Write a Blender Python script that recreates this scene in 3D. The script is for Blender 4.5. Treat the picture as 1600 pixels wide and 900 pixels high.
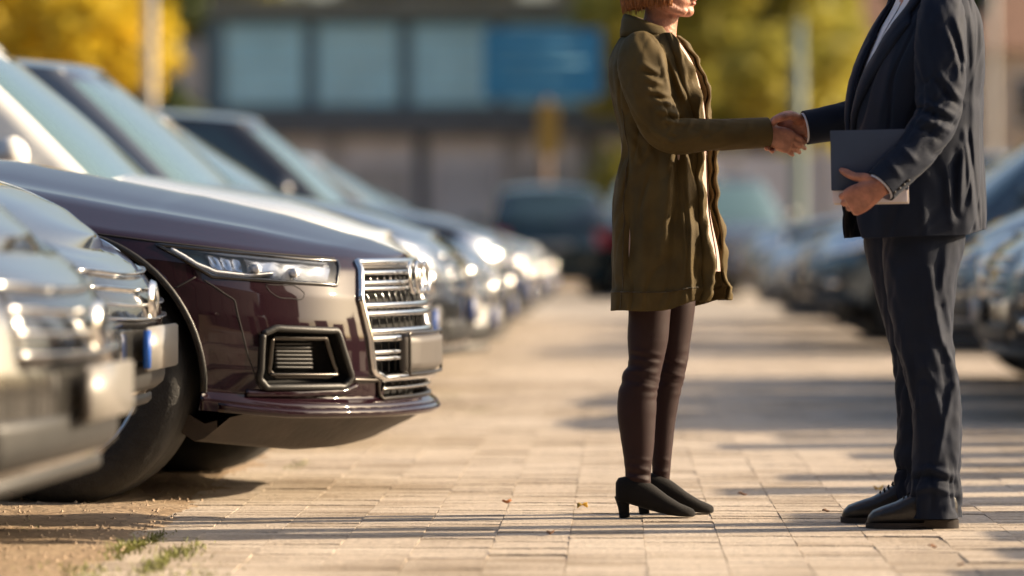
import bpy, bmesh, math, random
import numpy as np
from mathutils import Vector, Matrix, noise

# ---------------------------------------------------------------- scene, camera, light
for o in list(bpy.data.objects):
    bpy.data.objects.remove(o)
S = bpy.context.scene
COL = S.collection
R = math.radians
F = 6240.0          # focal length in pixels of the 1600 wide frame
CZ = 0.81           # camera height
cam = bpy.data.cameras.new('camera')
camo = bpy.data.objects.new('camera', cam); COL.objects.link(camo)
camo.location = (0, 0, CZ)
camo.rotation_euler = Vector((-160 / F, 1, -80 / F)).to_track_quat('-Z', 'Y').to_euler()
cam.sensor_width = 36; cam.lens = F / 1600 * 36
cam.clip_start = 0.5; cam.clip_end = 2000
cam.dof.use_dof = True; cam.dof.focus_distance = 11.45; cam.dof.aperture_fstop = 1.7
S.camera = camo

SUN_EL, SUN_AZ = R(23), R(12)      # azimuth from +X towards +Y
wd = bpy.data.worlds.new('World'); S.world = wd; wd.use_nodes = True
nt = wd.node_tree
sky = nt.nodes.new('ShaderNodeTexSky'); sky.sky_type = 'NISHITA'; sky.sun_disc = False
sky.sun_elevation = SUN_EL; sky.sun_rotation = R(90) - SUN_AZ
sky.dust_density = 4.5; sky.air_density = 1.0; sky.ozone_density = 0.7
nt.links.new(sky.outputs[0], nt.nodes['Background'].inputs[0])
nt.nodes['Background'].inputs[1].default_value = 0.092
sl = bpy.data.lights.new('sun', 'SUN'); sl.energy = 5.0; sl.angle = R(0.6); sl.color = (1, .80, .56)
so = bpy.data.objects.new('sun', sl); COL.objects.link(so)
sd = Vector((math.cos(SUN_EL) * math.cos(SUN_AZ), math.cos(SUN_EL) * math.sin(SUN_AZ), math.sin(SUN_EL)))
so.rotation_euler = sd.to_track_quat('Z', 'Y').to_euler(); so.location = sd * 60
S.view_settings.view_transform = 'Standard'; S.view_settings.look = 'None'
S.view_settings.gamma = 1; S.view_settings.use_curve_mapping = False
S.view_settings.exposure = 1.15

def at(px, py, Y):
    return Vector(((px - 960) * Y / F, Y, CZ - (py - 370) * Y / F))

# ---------------------------------------------------------------- helpers
def lin(*c):
    return tuple(((x / 255) / 12.92 if x / 255 <= .04045 else ((x / 255 + .055) / 1.055) ** 2.4) for x in c)

MATS = {}
def mat(name, col, rough=.5, metal=0, coat=0, var=0, vscale=20, bump=0, bscale=60, sheen=0, spec=None,
        trans=0, stretch=None, coord='Object', rvar=0, col2=None, alpha=1, sss=0, flake=0):
    if name in MATS: return MATS[name]
    m = bpy.data.materials.new(name); m.use_nodes = True
    t = m.node_tree; b = t.nodes['Principled BSDF']; L = t.links.new
    b.inputs['Base Color'].default_value = (*col, 1); b.inputs['Roughness'].default_value = rough
    b.inputs['Metallic'].default_value = metal
    if coat: b.inputs['Coat Weight'].default_value = coat; b.inputs['Coat Roughness'].default_value = .03
    if sheen: b.inputs['Sheen Weight'].default_value = sheen; b.inputs['Sheen Roughness'].default_value = .4
    if spec is not None: b.inputs['Specular IOR Level'].default_value = spec
    if trans: b.inputs['Transmission Weight'].default_value = trans
    if alpha < 1: b.inputs['Alpha'].default_value = alpha
    if sss:
        b.inputs['Subsurface Weight'].default_value = sss; b.inputs['Subsurface Radius'].default_value = (.012, .004, .002)
        b.inputs['Subsurface Scale'].default_value = 1
    if var or bump or rvar:
        tc = t.nodes.new('ShaderNodeTexCoord'); mp = t.nodes.new('ShaderNodeMapping')
        if stretch: mp.inputs['Scale'].default_value = stretch
        L(tc.outputs[coord], mp.inputs[0])
    if var or rvar:
        n = t.nodes.new('ShaderNodeTexNoise'); n.inputs['Scale'].default_value = vscale; n.inputs['Detail'].default_value = 6
        L(mp.outputs[0], n.inputs[0])
    if var:
        mx = t.nodes.new('ShaderNodeMix'); mx.data_type = 'RGBA'
        c2 = col2 or tuple(c * (1 - var) for c in col); c1 = col if col2 else tuple(min(1, c * (1 + var)) for c in col)
        mx.inputs[6].default_value = (*c1, 1); mx.inputs[7].default_value = (*c2, 1)
        rp = t.nodes.new('ShaderNodeMapRange'); rp.inputs[1].default_value = .3; rp.inputs[2].default_value = .7
        L(n.outputs[0], rp.inputs[0]); L(rp.outputs[0], mx.inputs[0]); L(mx.outputs[2], b.inputs['Base Color'])
    if rvar:
        rr = t.nodes.new('ShaderNodeMapRange'); rr.inputs[3].default_value = max(.02, rough - rvar); rr.inputs[4].default_value = rough + rvar
        L(n.outputs[0], rr.inputs[0]); L(rr.outputs[0], b.inputs['Roughness'])
    if bump:
        n2 = t.nodes.new('ShaderNodeTexNoise'); n2.inputs['Scale'].default_value = bscale; n2.inputs['Detail'].default_value = 8
        bp = t.nodes.new('ShaderNodeBump'); bp.inputs['Strength'].default_value = bump; bp.inputs['Distance'].default_value = .01
        L(mp.outputs[0], n2.inputs[0]); L(n2.outputs[0], bp.inputs['Height']); L(bp.outputs[0], b.inputs['Normal'])
    MATS[name] = m
    return m

def link(o, parent=None):
    COL.objects.link(o)
    if parent: o.parent = parent
    return o

def mk(name, me, m=None, parent=None, smooth=True):
    if m is not None and not me.materials: me.materials.append(m)
    o = bpy.data.objects.new(name, me)
    if m is not None and me.materials[0] != m:
        o.material_slots[0].link = 'OBJECT'; o.material_slots[0].material = m
    return link(o, parent)

def mesh(name, v, f, smooth=True, weld=0):
    me = bpy.data.meshes.new(name)
    me.from_pydata([tuple(p) for p in v], [], f)
    if weld:
        bm = bmesh.new(); bm.from_mesh(me); bmesh.ops.remove_doubles(bm, verts=bm.verts, dist=weld)
        bm.to_mesh(me); bm.free()
    me.validate()
    if smooth:
        me.polygons.foreach_set('use_smooth', [True] * len(me.polygons))
    me.update()
    return me

def tag(o, label=None, cat=None, group=None, kind=None):
    if label: o['label'] = label
    if cat: o['category'] = cat
    if group: o['group'] = group
    if kind: o['kind'] = kind
    return o

def empty(name, loc=(0, 0, 0), rz=0):
    o = bpy.data.objects.new(name, None); COL.objects.link(o)
    o.location = loc; o.rotation_euler = (0, 0, rz); o.empty_display_size = .2
    return o

class MB:
    """collects shapes into one mesh"""
    def __init__(s): s.v = []; s.f = []
    def grid(s, P, closed_u=False, closed_v=False, flip=False):
        nu, nv = len(P), len(P[0]); o = len(s.v)
        for r in P: s.v.extend([tuple(p) for p in r])
        for i in range(nu if closed_u else nu - 1):
            for j in range(nv if closed_v else nv - 1):
                a = o + i * nv + j; b = o + ((i + 1) % nu) * nv + j
                c = o + ((i + 1) % nu) * nv + (j + 1) % nv; d = o + i * nv + (j + 1) % nv
                s.f.append((a, d, c, b) if flip else (a, b, c, d))
        return o
    def loft(s, rings, caps=True):
        """rings: list of closed rings (lists of points)"""
        o = s.grid(rings, closed_v=True)
        n = len(rings[0]); k = len(rings)
        if caps:
            for idx, fl in ((0, False), (k - 1, True)):
                c = sum((Vector(p) for p in rings[idx]), Vector()) / n
                ci = len(s.v); s.v.append(tuple(c))
                for j in range(n):
                    a, b = o + idx * n + j, o + idx * n + (j + 1) % n
                    s.f.append((ci, a, b) if fl else (ci, b, a))
        return s
    def box(s, c, h, rot=None):
        o = len(s.v); c = Vector(c)
        for sx in (-1, 1):
            for sy in (-1, 1):
                for sz in (-1, 1):
                    p = Vector((sx * h[0], sy * h[1], sz * h[2]))
                    if rot is not None: p = rot @ p
                    s.v.append(tuple(c + p))
        for q in ((0, 1, 3, 2), (4, 6, 7, 5), (0, 4, 5, 1), (2, 3, 7, 6), (0, 2, 6, 4), (1, 5, 7, 3)):
            s.f.append(tuple(o + i for i in q))
        return s
    def bevbox(s, c, h, b, rot=None):
        """box with chamfered edges"""
        bm = bmesh.new(); bmesh.ops.create_cube(bm, size=2)
        for v in bm.verts: v.co = Vector((v.co.x * h[0], v.co.y * h[1], v.co.z * h[2]))
        bmesh.ops.bevel(bm, geom=bm.edges[:], offset=b, segments=2, affect='EDGES')
        o = len(s.v); c = Vector(c)
        for v in bm.verts:
            p = v.co if rot is None else rot @ v.co
            s.v.append(tuple(c + p))
        for f in bm.faces: s.f.append(tuple(o + v.index for v in f.verts))
        bm.free(); return s
    def cyl(s, a, b, r, r2=None, n=12):
        return s.tube([a, b], [r, r if r2 is None else r2], n=n, sub=1)
    def tube(s, pts, rad, n=16, sub=4, ell=None, up=None, disp=None, caps=True, expo=2.0):
        """tapered tube through pts; rad numbers or (r_normal, r_binormal)"""
        pts = [Vector(p) for p in pts]
        C, RR = [], []
        m = len(pts)
        rad = [(r, r) if not isinstance(r, (tuple, list)) else r for r in rad]
        for i in range(m - 1):
            p0, p1, p2, p3 = pts[max(i - 1, 0)], pts[i], pts[i + 1], pts[min(i + 2, m - 1)]
            r0, r1, r2, r3 = [Vector(rad[k]) for k in (max(i - 1, 0), i, i + 1, min(i + 2, m - 1))]
            for k in range(sub):
                t = k / sub
                f = lambda a, b, c, d: .5 * ((2 * b) + (c - a) * t + (2 * a - 5 * b + 4 * c - d) * t * t + (3 * b - a - 3 * c + d) * t ** 3)
                C.append(f(p0, p1, p2, p3)); RR.append(f(r0, r1, r2, r3))
        C.append(pts[-1]); RR.append(Vector(rad[-1]))
        u = Vector(up) if up else None
        rings = []; L = 0
        for i, c in enumerate(C):
            t = (C[min(i + 1, len(C) - 1)] - C[max(i - 1, 0)]).normalized()
            if u is None:
                u = t.cross(Vector((0, 1, 0)));
                if u.length < .1: u = t.cross(Vector((1, 0, 0)))
            u = (u - t * u.dot(t)).normalized(); w = t.cross(u)
            if i: L += (C[i] - C[i - 1]).length
            ring = []
            for j in range(n):
                a = 2 * math.pi * j / n
                ca, sa = math.cos(a), math.sin(a)
                if expo != 2.0:
                    ca = math.copysign(abs(ca) ** (2 / expo), ca); sa = math.copysign(abs(sa) ** (2 / expo), sa)
                d = u * ca * RR[i][0] + w * sa * RR[i][1]
                k = 1 + (disp(a, L, i / (len(C) - 1), c + d) / max(d.length, 1e-4) if disp else 0)
                ring.append(c + d * k)
            rings.append(ring)
        s.loft(rings, caps); return s
    def ell(s, c, r, rot=None, n=20, m=12):
        c = Vector(c); rings = []
        for i in range(1, m):
            ph = math.pi * i / m; ring = []
            for j in range(n):
                a = 2 * math.pi * j / n
                p = Vector((r[0] * math.sin(ph) * math.cos(a), r[1] * math.sin(ph) * math.sin(a), -r[2] * math.cos(ph)))
                if rot is not None: p = rot @ p
                ring.append(c + p)
            rings.append(ring)
        s.loft(rings); return s
    def lathe(s, prof, n=32, axis='y', c=(0, 0, 0)):
        """prof: list of (r, h); spun about the axis through c"""
        rings = []
        for r, h in prof:
            ring = []
            for j in range(n):
                a = 2 * math.pi * j / n
                q = (r * math.cos(a), h, r * math.sin(a)) if axis == 'y' else ((h, r * math.cos(a), r * math.sin(a)) if axis == 'x' else (r * math.cos(a), r * math.sin(a), h))
                ring.append(Vector(q) + Vector(c))
            rings.append(ring)
        s.grid(rings, closed_v=True); return s
    def shift(s, d):
        d = Vector(d); s.v = [tuple(Vector(p) - d) for p in s.v]; return s
    def mesh(s, name, smooth=True, weld=0): return mesh(name, s.v, s.f, smooth, weld)
    def obj(s, name, m, parent=None, smooth=True, weld=0, base=None, fix=True):
        if base is not None: s.shift(base)
        me = s.mesh(name, smooth, weld)
        if fix:
            bm = bmesh.new(); bm.from_mesh(me); bmesh.ops.recalc_face_normals(bm, faces=bm.faces); bm.to_mesh(me); bm.free()
        return mk(name, me, m, parent)

def autosmooth(o, ang=35):
    me = o.data
    me.polygons.foreach_set('use_smooth', [True] * len(me.polygons))
    bm = bmesh.new(); bm.from_mesh(me)
    for e in bm.edges:
        if len(e.link_faces) == 2 and e.calc_face_angle(0) > R(ang): e.smooth = False
    bm.to_mesh(me); bm.free()
    return o

def remesh(mb, name, voxel, smooth=4, fac=.5):
    me = mb.mesh(name + '_tmp')
    bm = bmesh.new(); bm.from_mesh(me); bmesh.ops.recalc_face_normals(bm, faces=bm.faces); bm.to_mesh(me); bm.free()
    o = bpy.data.objects.new('tmp', me); COL.objects.link(o)
    r = o.modifiers.new('r', 'REMESH'); r.mode = 'VOXEL'; r.voxel_size = voxel; r.use_smooth_shade = True
    if smooth:
        q = o.modifiers.new('s', 'SMOOTH'); q.factor = fac; q.iterations = smooth
    dg = bpy.context.evaluated_depsgraph_get()
    out = bpy.data.meshes.new_from_object(o.evaluated_get(dg)); out.name = name
    bpy.data.objects.remove(o); bpy.data.meshes.remove(me)
    out.materials.clear()
    out.polygons.foreach_set('use_smooth', [True] * len(out.polygons))
    return out

def interp(x, pts):
    """smooth-ish piecewise linear lookup, pts sorted by first item (asc)"""
    return float(np.interp(x, [p[0] for p in pts], [p[1] for p in pts]))

def sstep(a, b, x):
    t = min(1, max(0, (x - a) / (b - a))); return t * t * (3 - 2 * t)

def nz(x, y=0, z=0): return noise.noise(Vector((x, y, z)))
rnd = random.Random(7)
# ---------------------------------------------------------------- ground and paving
def posmat(name, cols, rough=.85, snap=None, nscale=3, bump=.3, bscale=90, dark=None):
    m = bpy.data.materials.new(name); m.use_nodes = True
    t = m.node_tree; b = t.nodes['Principled BSDF']; L = t.links.new; N = t.nodes.new
    b.inputs['Roughness'].default_value = rough; b.inputs['Specular IOR Level'].default_value = .3
    g = N('ShaderNodeNewGeometry')
    n = N('ShaderNodeTexNoise'); n.inputs['Scale'].default_value = nscale; n.inputs['Detail'].default_value = 7; n.inputs['Roughness'].default_value = .65
    L(g.outputs['Position'], n.inputs[0])
    rp = N('ShaderNodeValToRGB'); e = rp.color_ramp.elements
    e[0].position = .3; e[1].position = .72; e[0].color = (*cols[0], 1); e[1].color = (*cols[-1], 1)
    for i, c in enumerate(cols[1:-1]):
        k = e.new(.3 + .42 * (i + 1) / (len(cols) - 1)); k.color = (*c, 1)
    if snap:
        sn = N('ShaderNodeVectorMath'); sn.operation = 'SNAP'; sn.inputs[1].default_value = (*snap, 1)
        of = N('ShaderNodeVectorMath'); of.operation = 'ADD'; of.inputs[1].default_value = (SN0[0], SN0[1], .5)
        L(g.outputs['Position'], of.inputs[0]); L(of.outputs[0], sn.inputs[0])
        wn = N('ShaderNodeTexWhiteNoise'); L(sn.outputs[0], wn.inputs[0])
        ad = N('ShaderNodeMath'); ad.operation = 'MULTIPLY_ADD'; ad.inputs[1].default_value = .2; 
        L(wn.outputs[0], ad.inputs[0]); 
        a2 = N('ShaderNodeMath'); a2.operation = 'ADD'; a2.inputs[1].default_value = -.1
        L(n.outputs[0], a2.inputs[0]); L(a2.outputs[0], ad.inputs[2]); L(ad.outputs[0], rp.inputs[0])
    else:
        L(n.outputs[0], rp.inputs[0])
    # fine grit
    n3 = N('ShaderNodeTexNoise'); n3.inputs['Scale'].default_value = 55; n3.inputs['Detail'].default_value = 5
    L(g.outputs['Position'], n3.inputs[0])
    mr = N('ShaderNodeMapRange'); mr.inputs[1].default_value = .3; mr.inputs[2].default_value = .7; mr.inputs[3].default_value = .72; mr.inputs[4].default_value = 1.2
    L(n3.outputs[0], mr.inputs[0])
    mu = N('ShaderNodeVectorMath'); mu.operation = 'MULTIPLY'; L(rp.outputs[0], mu.inputs[0]); L(mr.outputs[0], mu.inputs[1])
    L(mu.outputs[0], b.inputs['Base Color'])
    n2 = N('ShaderNodeTexNoise'); n2.inputs['Scale'].default_value = bscale; n2.inputs['Detail'].default_value = 6
    L(g.outputs['Position'], n2.inputs[0])
    bp = N('ShaderNodeBump'); bp.inputs['Strength'].default_value = bump; bp.inputs['Distance'].default_value = .02
    L(n2.outputs[0], bp.inputs['Height']); L(bp.outputs[0], b.inputs['Normal'])
    return m
PW, PD = .20, .11
X0, X1, Y0, Y1 = -1.32, 2.86, 7.4, 40.4
SN0 = (1.32, -7.4)
M_dirt = posmat('dirt', [(.22, .15, .09), (.32, .235, .155), (.40, .305, .21)], nscale=2.2, bump=.55, bscale=40)
M_sand = posmat('joint_sand', [(.26, .205, .15), (.36, .30, .23)], nscale=6, bump=.4)
M_pave = posmat('paver', [(.31, .245, .18), (.485, .405, .325), (.56, .48, .395)], snap=(PW, PD), nscale=.9, bump=.4, bscale=110)
M_far = posmat('far_paving', [(.34, .29, .235), (.42, .365, .305), (.47, .41, .345)], nscale=1.3, bump=.3)

def sheet(name, x0, x1, y0, y1, z, m, nx=1, ny=1, amp=0):
    mb = MB()
    P = [[(x0 + (x1 - x0) * i / nx, y0 + (y1 - y0) * j / ny, z + amp * nz(3.1 * (x0 + (x1 - x0) * i / nx), 3.1 * (y0 + (y1 - y0) * j / ny))) for j in range(ny + 1)] for i in range(nx + 1)]
    mb.grid(P); return tag(mb.obj(name, m, fix=False), kind='structure')
sheet('ground', -600, 600, -60, 900, -.03, M_dirt)
vg = MB(); gx = [-5.5, -4, -3, -2.4] + [-2.0 + .025 * i for i in range(46)]
vg.grid([[(x, 5 + .07 * j, -.012 + .022 * sstep(.13 + .22 * nz(1.3 * (5 + .07 * j), 4) + .10 * nz(5 * (5 + .07 * j), x * 5), -.25, x - X0 - .10) + .007 * nz(3.1 * x, .22 * j) + .003 * nz(11 * x, .8 * j)) for j in range(360)] for x in gx])
tag(vg.obj('dirt_verge', M_dirt, fix=False), kind='structure')
sheet('far_pavement', X0, 6.5, Y1 - .05, 62, -.004, M_far)
sheet('side_pavement', X1 - .03, 6.5, 5, Y1, -.006, M_far)
bed = sheet('pavement', X0, X1, Y0, Y1, -.0036, M_sand)

def paver_pts():
    a = .0026; ax = .0007; w = PW - 2 * ax
    low = [(0, 0), (.05, .009), (.10, .003), (.15, .010), (w, 0)]
    up = [(x, y + PD - 2 * a) for x, y in low]
    o = [(x + ax, y + a) for x, y in low] + [(x + ax, y + a) for x, y in reversed(up)]
    cx, cy = PW / 2, PD / 2
    v, f = [], []
    n = len(o)
    for k, (sc, z) in enumerate(((1, -.02), (1, -.0022), (.984, 0))):
        v += [(cx + (x - cx) * (sc if sc == 1 else .996) - cx, cy + (y - cy) * (sc if sc == 1 else .975) - cy, z) for x, y in o]
    for k in range(2):
        for i in range(n):
            f.append((k * n + i, k * n + (i + 1) % n, (k + 1) * n + (i + 1) % n, (k + 1) * n + i))
    f.append(tuple(range(2 * n, 3 * n)))
    return v, f
pv, pf = paver_pts()
pme = mesh('paver', pv, pf, smooth=False); pme.materials.append(M_pave)
bulk = MB(); npv = 0
ncol = int((X1 - X0) / PW); nrow = int((Y1 - Y0) / PD)
cells = []
for j in range(nrow):
    for i in range(ncol):
        cx, cy = X0 + (i + .5) * PW, Y0 + (j + .5) * PD
        px = 960 + F * cx / cy; py = 370 + F * CZ / cy
        vis = -40 < px < 1640 and py < 905
        cells.append((not vis, cy + .004 * rnd.uniform(-1, 1), cx + .0009 * rnd.uniform(-1, 1), i, j))
cells.sort()
for k, (nv_, cy, cx, i, j) in enumerate(cells):
    z = rnd.gauss(0, .0009); rx = rnd.gauss(0, .008); ry = rnd.gauss(0, .003)
    if k < 300:
        o = bpy.data.objects.new('paver', pme); link(o, bed); o.location = (cx, cy, z); o.rotation_euler = (rx, ry, 0)
    else:
        b0 = len(bulk.v)
        bulk.v.extend([(x + cx, y + cy, q + z + y * rx - x * ry) for x, y, q in pv])
        bulk.f.extend([tuple(b0 + a for a in f) for f in pf])
tag(bulk.obj('pavers', M_pave, bed, smooth=False, fix=False), kind='stuff')

# ---------------------------------------------------------------- trees, buildings, posts far behind
def leafmat(name, c1, c2):
    m = mat(name, c1, .6, var=.5, vscale=1.4, col2=c2)
    m.node_tree.nodes['Principled BSDF'].inputs['Transmission Weight'].default_value = 0
    t = m.node_tree; b = t.nodes['Principled BSDF']; out = [n for n in t.nodes if n.type == 'OUTPUT_MATERIAL'][0]
    tr = t.nodes.new('ShaderNodeBsdfTranslucent'); ms = t.nodes.new('ShaderNodeMixShader'); ms.inputs[0].default_value = .45
    src = b.inputs['Base Color'].links[0].from_socket
    t.links.new(src, tr.inputs[0]); t.links.new(b.outputs[0], ms.inputs[1]); t.links.new(tr.outputs[0], ms.inputs[2]); t.links.new(ms.outputs[0], out.inputs[0])
    return m
M_bark = mat('bark', (.10, .075, .05), .9, var=.4, vscale=8, bump=.6, bscale=14)
LEAF = {'gold': leafmat('gold_leaf', (.78, .58, .04), (.42, .34, .04)),
        'lime': leafmat('lime_leaf', (.54, .46, .07), (.27, .27, .06)),
        'green': leafmat('green_leaf', (.075, .10, .03), (.03, .055, .02)),
        'olive': leafmat('olive_leaf', (.30, .26, .05), (.13, .14, .03))}
def tree(name, label, x, y, h, w, kind, base=1.6, n=5200, seed=1, leaf=.17, group=None):
    g = random.Random(seed)
    root = tag(empty(name, (x, y, -.03)), label, 'tree', group)
    tb = MB()
    tb.tube([(0, 0, 0), (.06, .03, h * .25), (-.04, .05, h * .5), (.02, 0, h * .8)], [.2 * h / 8, .15 * h / 8, .1 * h / 8, .04], n=10, sub=4)
    blobs = []
    for i in range(16):
        a = g.uniform(0, 6.28); zc = g.uniform(base + .1 * h, h * .93)
        k = math.sin(math.pi * min(1, max(0.12, (zc - base) / (h - base) * .85 + .1))) 
        r = w * .62 * k * g.uniform(.45, 1)
        c = Vector((r * math.cos(a), r * math.sin(a), zc)); blobs.append((c, g.uniform(.28, .48) * w))
        tb.tube([(0, 0, max(.8, zc - .35 * h)), c * .5 + Vector((0, 0, (zc - .12 * h) * .5)), c], [.06 * h / 8, .04 * h / 8, .015], n=6, sub=3)
    tb.obj('trunk', M_bark, root)
    v, f = [], []
    for i in range(n):
        c, r = g.choice(blobs)
        d = Vector((g.gauss(0, 1), g.gauss(0, 1), g.gauss(0, .8))).normalized() * r * g.uniform(.35, 1.08) ** .6
        p = c + d
        if p.z < base * .75: continue
        u = Vector((g.gauss(0, 1), g.gauss(0, 1), g.gauss(0, .5))).normalized()
        q = u.cross(Vector((g.gauss(0, 1), g.gauss(0, 1), g.gauss(0, 1)))).normalized()
        s = leaf * g.uniform(.6, 1.3); o = len(v)
        v += [p - u * s, p + q * s * .55, p + u * s, p - q * s * .55]; f.append((o, o + 1, o + 2, o + 3))
    mk('crown', mesh('crown', v, f, smooth=False), LEAF[kind], root)
    return root
TG = 'trees behind the car park'
tree('yellow_tree', 'golden autumn tree beside the tall lamp post', -9.3, 64, 8.2, 2.9, 'gold', base=.3, seed=3, n=7500, leaf=.2)
tree('yellow_tree', 'golden autumn tree overhanging the roofs of the parked row, farther from the lamp post', -13.6, 68, 8.6, 3.0, 'gold', base=.3, seed=8, n=6000, leaf=.2)
tree('green_tree', 'dark green tree between the lamp post and the glazed building', -9.9, 82, 8.5, 1.9, 'green', base=.8, seed=5, n=6500)
tree('lime_tree', 'yellow green tree beside the short grey post', 3.1, 88, 9.0, 2.9, 'lime', base=.8, seed=11, n=8500, leaf=.2)
tree('lime_tree', 'yellow green tree just right of the glazed building', .9, 97, 9.4, 2.5, 'lime', base=.8, seed=12, n=7500, leaf=.2)
for i, (x, y, h, w, k, lb) in enumerate([
        (-13, 128, 12, 4.5, 'olive', 'tall olive tree rising over the left end of the glazed building'),
        (-6, 126, 13, 4.5, 'olive', 'tall olive tree rising over the middle of the glazed building'),
        (0.5, 124, 13, 4.5, 'olive', 'tall olive tree behind the blue sign board'),
        (6.5, 128, 14, 5, 'green', 'tall dark green tree behind the white house, next to the lime tree'),
        (12.5, 126, 13, 5, 'green', 'tall dark green tree behind the beige house'),
        (-20, 120, 13, 5, 'olive', 'tall olive tree behind the golden trees'),
        (19, 124, 12, 5, 'olive', 'tall olive tree at the far side of the beige house')]):
    tree('tall_tree', lb, x, y, h, w, k, base=1.0, n=6500, seed=30 + i, leaf=.33, group=TG)

M_conc = mat('pale_concrete', (.36, .34, .33), .8, var=.15, vscale=1.2, bump=.2, bscale=10)
M_dark = mat('dark_cladding', (.085, .10, .115), .6, var=.2, vscale=2)
M_roofe = mat('roof_edge', (.16, .17, .15), .6, var=.2, vscale=2)
M_blind = mat('window_blind', (.33, .60, .71), .4, coat=.3, var=.12, vscale=.9)
M_frame = mat('blue_grey_frame', (.12, .20, .25), .5)
M_wallg = mat('grey_render', (.66, .63, .64), .85, var=.15, vscale=1.5, bump=.2, bscale=12)
M_lilac = mat('lilac_render', (.50, .49, .51), .85, var=.12, vscale=1.2, bump=.2, bscale=12)
M_glassd = mat('dark_glass', (.02, .025, .03), .06, spec=.6)
BX0, BX1, BY = -10.3, .2, 100
bld = tag(empty('glazed_building', ((BX0 + BX1) / 2, BY, 0)), 'low grey building with a row of large pale blue upper windows', 'building')
def bpart(name, m, x0, x1, y0, y1, z0, z1, par=bld, bev=.02):
    mb = MB(); p = par.location if par.parent is None else par.parent.location
    mb.bevbox(((x0 + x1) / 2 - p.x, (y0 + y1) / 2 - p.y, (z0 + z1) / 2 - p.z), ((x1 - x0) / 2, (y1 - y0) / 2, (z1 - z0) / 2), bev)
    return autosmooth(mb.obj(name, m, par))
bpart('upper_wall', M_frame, BX0, BX1, BY + .12, BY + 9, 3.95, 6.4)
bpart('roof', M_roofe, BX0 - .4, BX1 + .4, BY - .5, BY + 9.4, 6.38, 6.75)
bpart('soffit', M_dark, BX0 - .2, BX1 + .3, BY - .35, BY + 9.2, 3.35, 3.97)
bpart('ground_wall', M_wallg, BX0 + .2, BX1 - .2, BY + .25, BY + 9, -.05, 3.36)
bpart('end_wall', M_conc, BX0 - .85, BX0 - .02, BY - .15, BY + 9, -.05, 5.7)
xs = [-9.9, -7.58, -5.2, -2.85, -.55]
for i in range(4):
    w = bpart('window', M_frame, xs[i] + .05, xs[i + 1] - .12, BY - .02, BY + .14, 4.02, 6.22)
    pn = MB().bevbox(((xs[i] + xs[i + 1] - .07) / 2 - bld.location.x, -.035, 5.12), ((xs[i + 1] - xs[i] - .17) / 2 - .1, .012, 1.0), .004)
    autosmooth(pn.obj('pane', M_blind, w))
    for q in (4.45, 5.12, 5.8):
        MB().box(((xs[i] + xs[i + 1] - .07) / 2 - bld.location.x, -.05, q), ((xs[i + 1] - xs[i] - .17) / 2 - .1, .01, .012)).obj('blind_rail', M_conc, w)
for i, x in enumerate([-9.4, -7.2, -5, -2.8, -.8]):
    bpart('pillar', M_conc if i % 2 else M_dark, x, x + .3, BY + .05, BY + .3, -.05, 3.36)
for x0, x1, m in [(-6.6, -5.2, M_conc), (-4.5, -3.0, M_lilac), (-8.8, -7.4, M_glassd), (-2.3, -1.2, M_conc)]:
    bpart('shutter', m, x0, x1, BY + .16, BY + .28, .0, 2.6)
# blue sign board on a post
M_bluesign = mat('blue_sign', (.01, .16, .36), .6, var=.15, vscale=3)
M_bluel = mat('pale_blue_print', (.10, .30, .48), .6)
sg = tag(empty('sign_board', (-1.32, 76, 0)), 'wide blue sign board high on a brown post', 'sign')
autosmooth(MB().bevbox((-.05, 0, 4.1), (1.12, .06, .66), .02).obj('panel', M_bluesign, sg))
for z, wd_ in ((4.42, .8), (4.12, .9), (3.82, .6)):
    MB().box((-.05 - (.9 - wd_) * .4, -.063, z), (wd_, .004, .035)).obj('print_line', M_bluel, sg)
MB().tube([(0, .12, -.05), (0, .12, 4.5)], [.1, .09], n=14, sub=1).obj('post', mat('brown_post', (.16, .11, .08), .6, var=.2), sg)
autosmooth(MB().bevbox((.06, -.0, 2.85), (.2, .03, .5), .02).obj('lower_panel', mat('mustard', (.24, .165, .03), .6, var=.15), sg))
for q in (-.8, .7): MB().box((q, .1, 4.1), (.05, .03, .66)).obj('bracket', M_dark, sg)
# posts
def lamp_post(x, y, h, r, m, label, arm=True):
    p = tag(empty('lamp_post', (x, y, -.03)), label, 'lamp post')
    MB().tube([(0, 0, 0), (0, 0, .5), (0, 0, h)], [r * 1.25, r, r * .7], n=14, sub=2).obj('pole', m, p)
    MB().lathe([(0, .06), (r * 2, .06), (r * 2.2, 0)], n=14, axis='z').obj('base_plate', m, p)
    if arm:
        MB().tube([(0, 0, h - .1), (.1, -.2, h + .15), (.2, -1.0, h + .25)], [r * .6, r * .45, r * .4], n=10).obj('arm', m, p)
        autosmooth(MB().bevbox((.22, -1.25, h + .24), (.12, .32, .06), .03).obj('lamp_head', M_dark, p))
    else:
        MB().ell((0, 0, h), (r * .8, r * .8, r * .6)).obj('cap', m, p)
M_post = mat('galvanised', (.30, .29, .28), .55, metal=.3, var=.15, vscale=6)
lamp_post(-6.3, 54, 7.5, .1, M_post, 'tall grey lamp post in front of the golden tree')
lamp_post(2.75, 60, 4.0, .125, mat('teal_post', (.12, .165, .15), .6, var=.1), 'short pale teal grey post in front of the lime tree', False)
lamp_post(6.6, 70, 8.2, .09, M_post, 'tall thin grey lamp post in front of the beige house')
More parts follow.
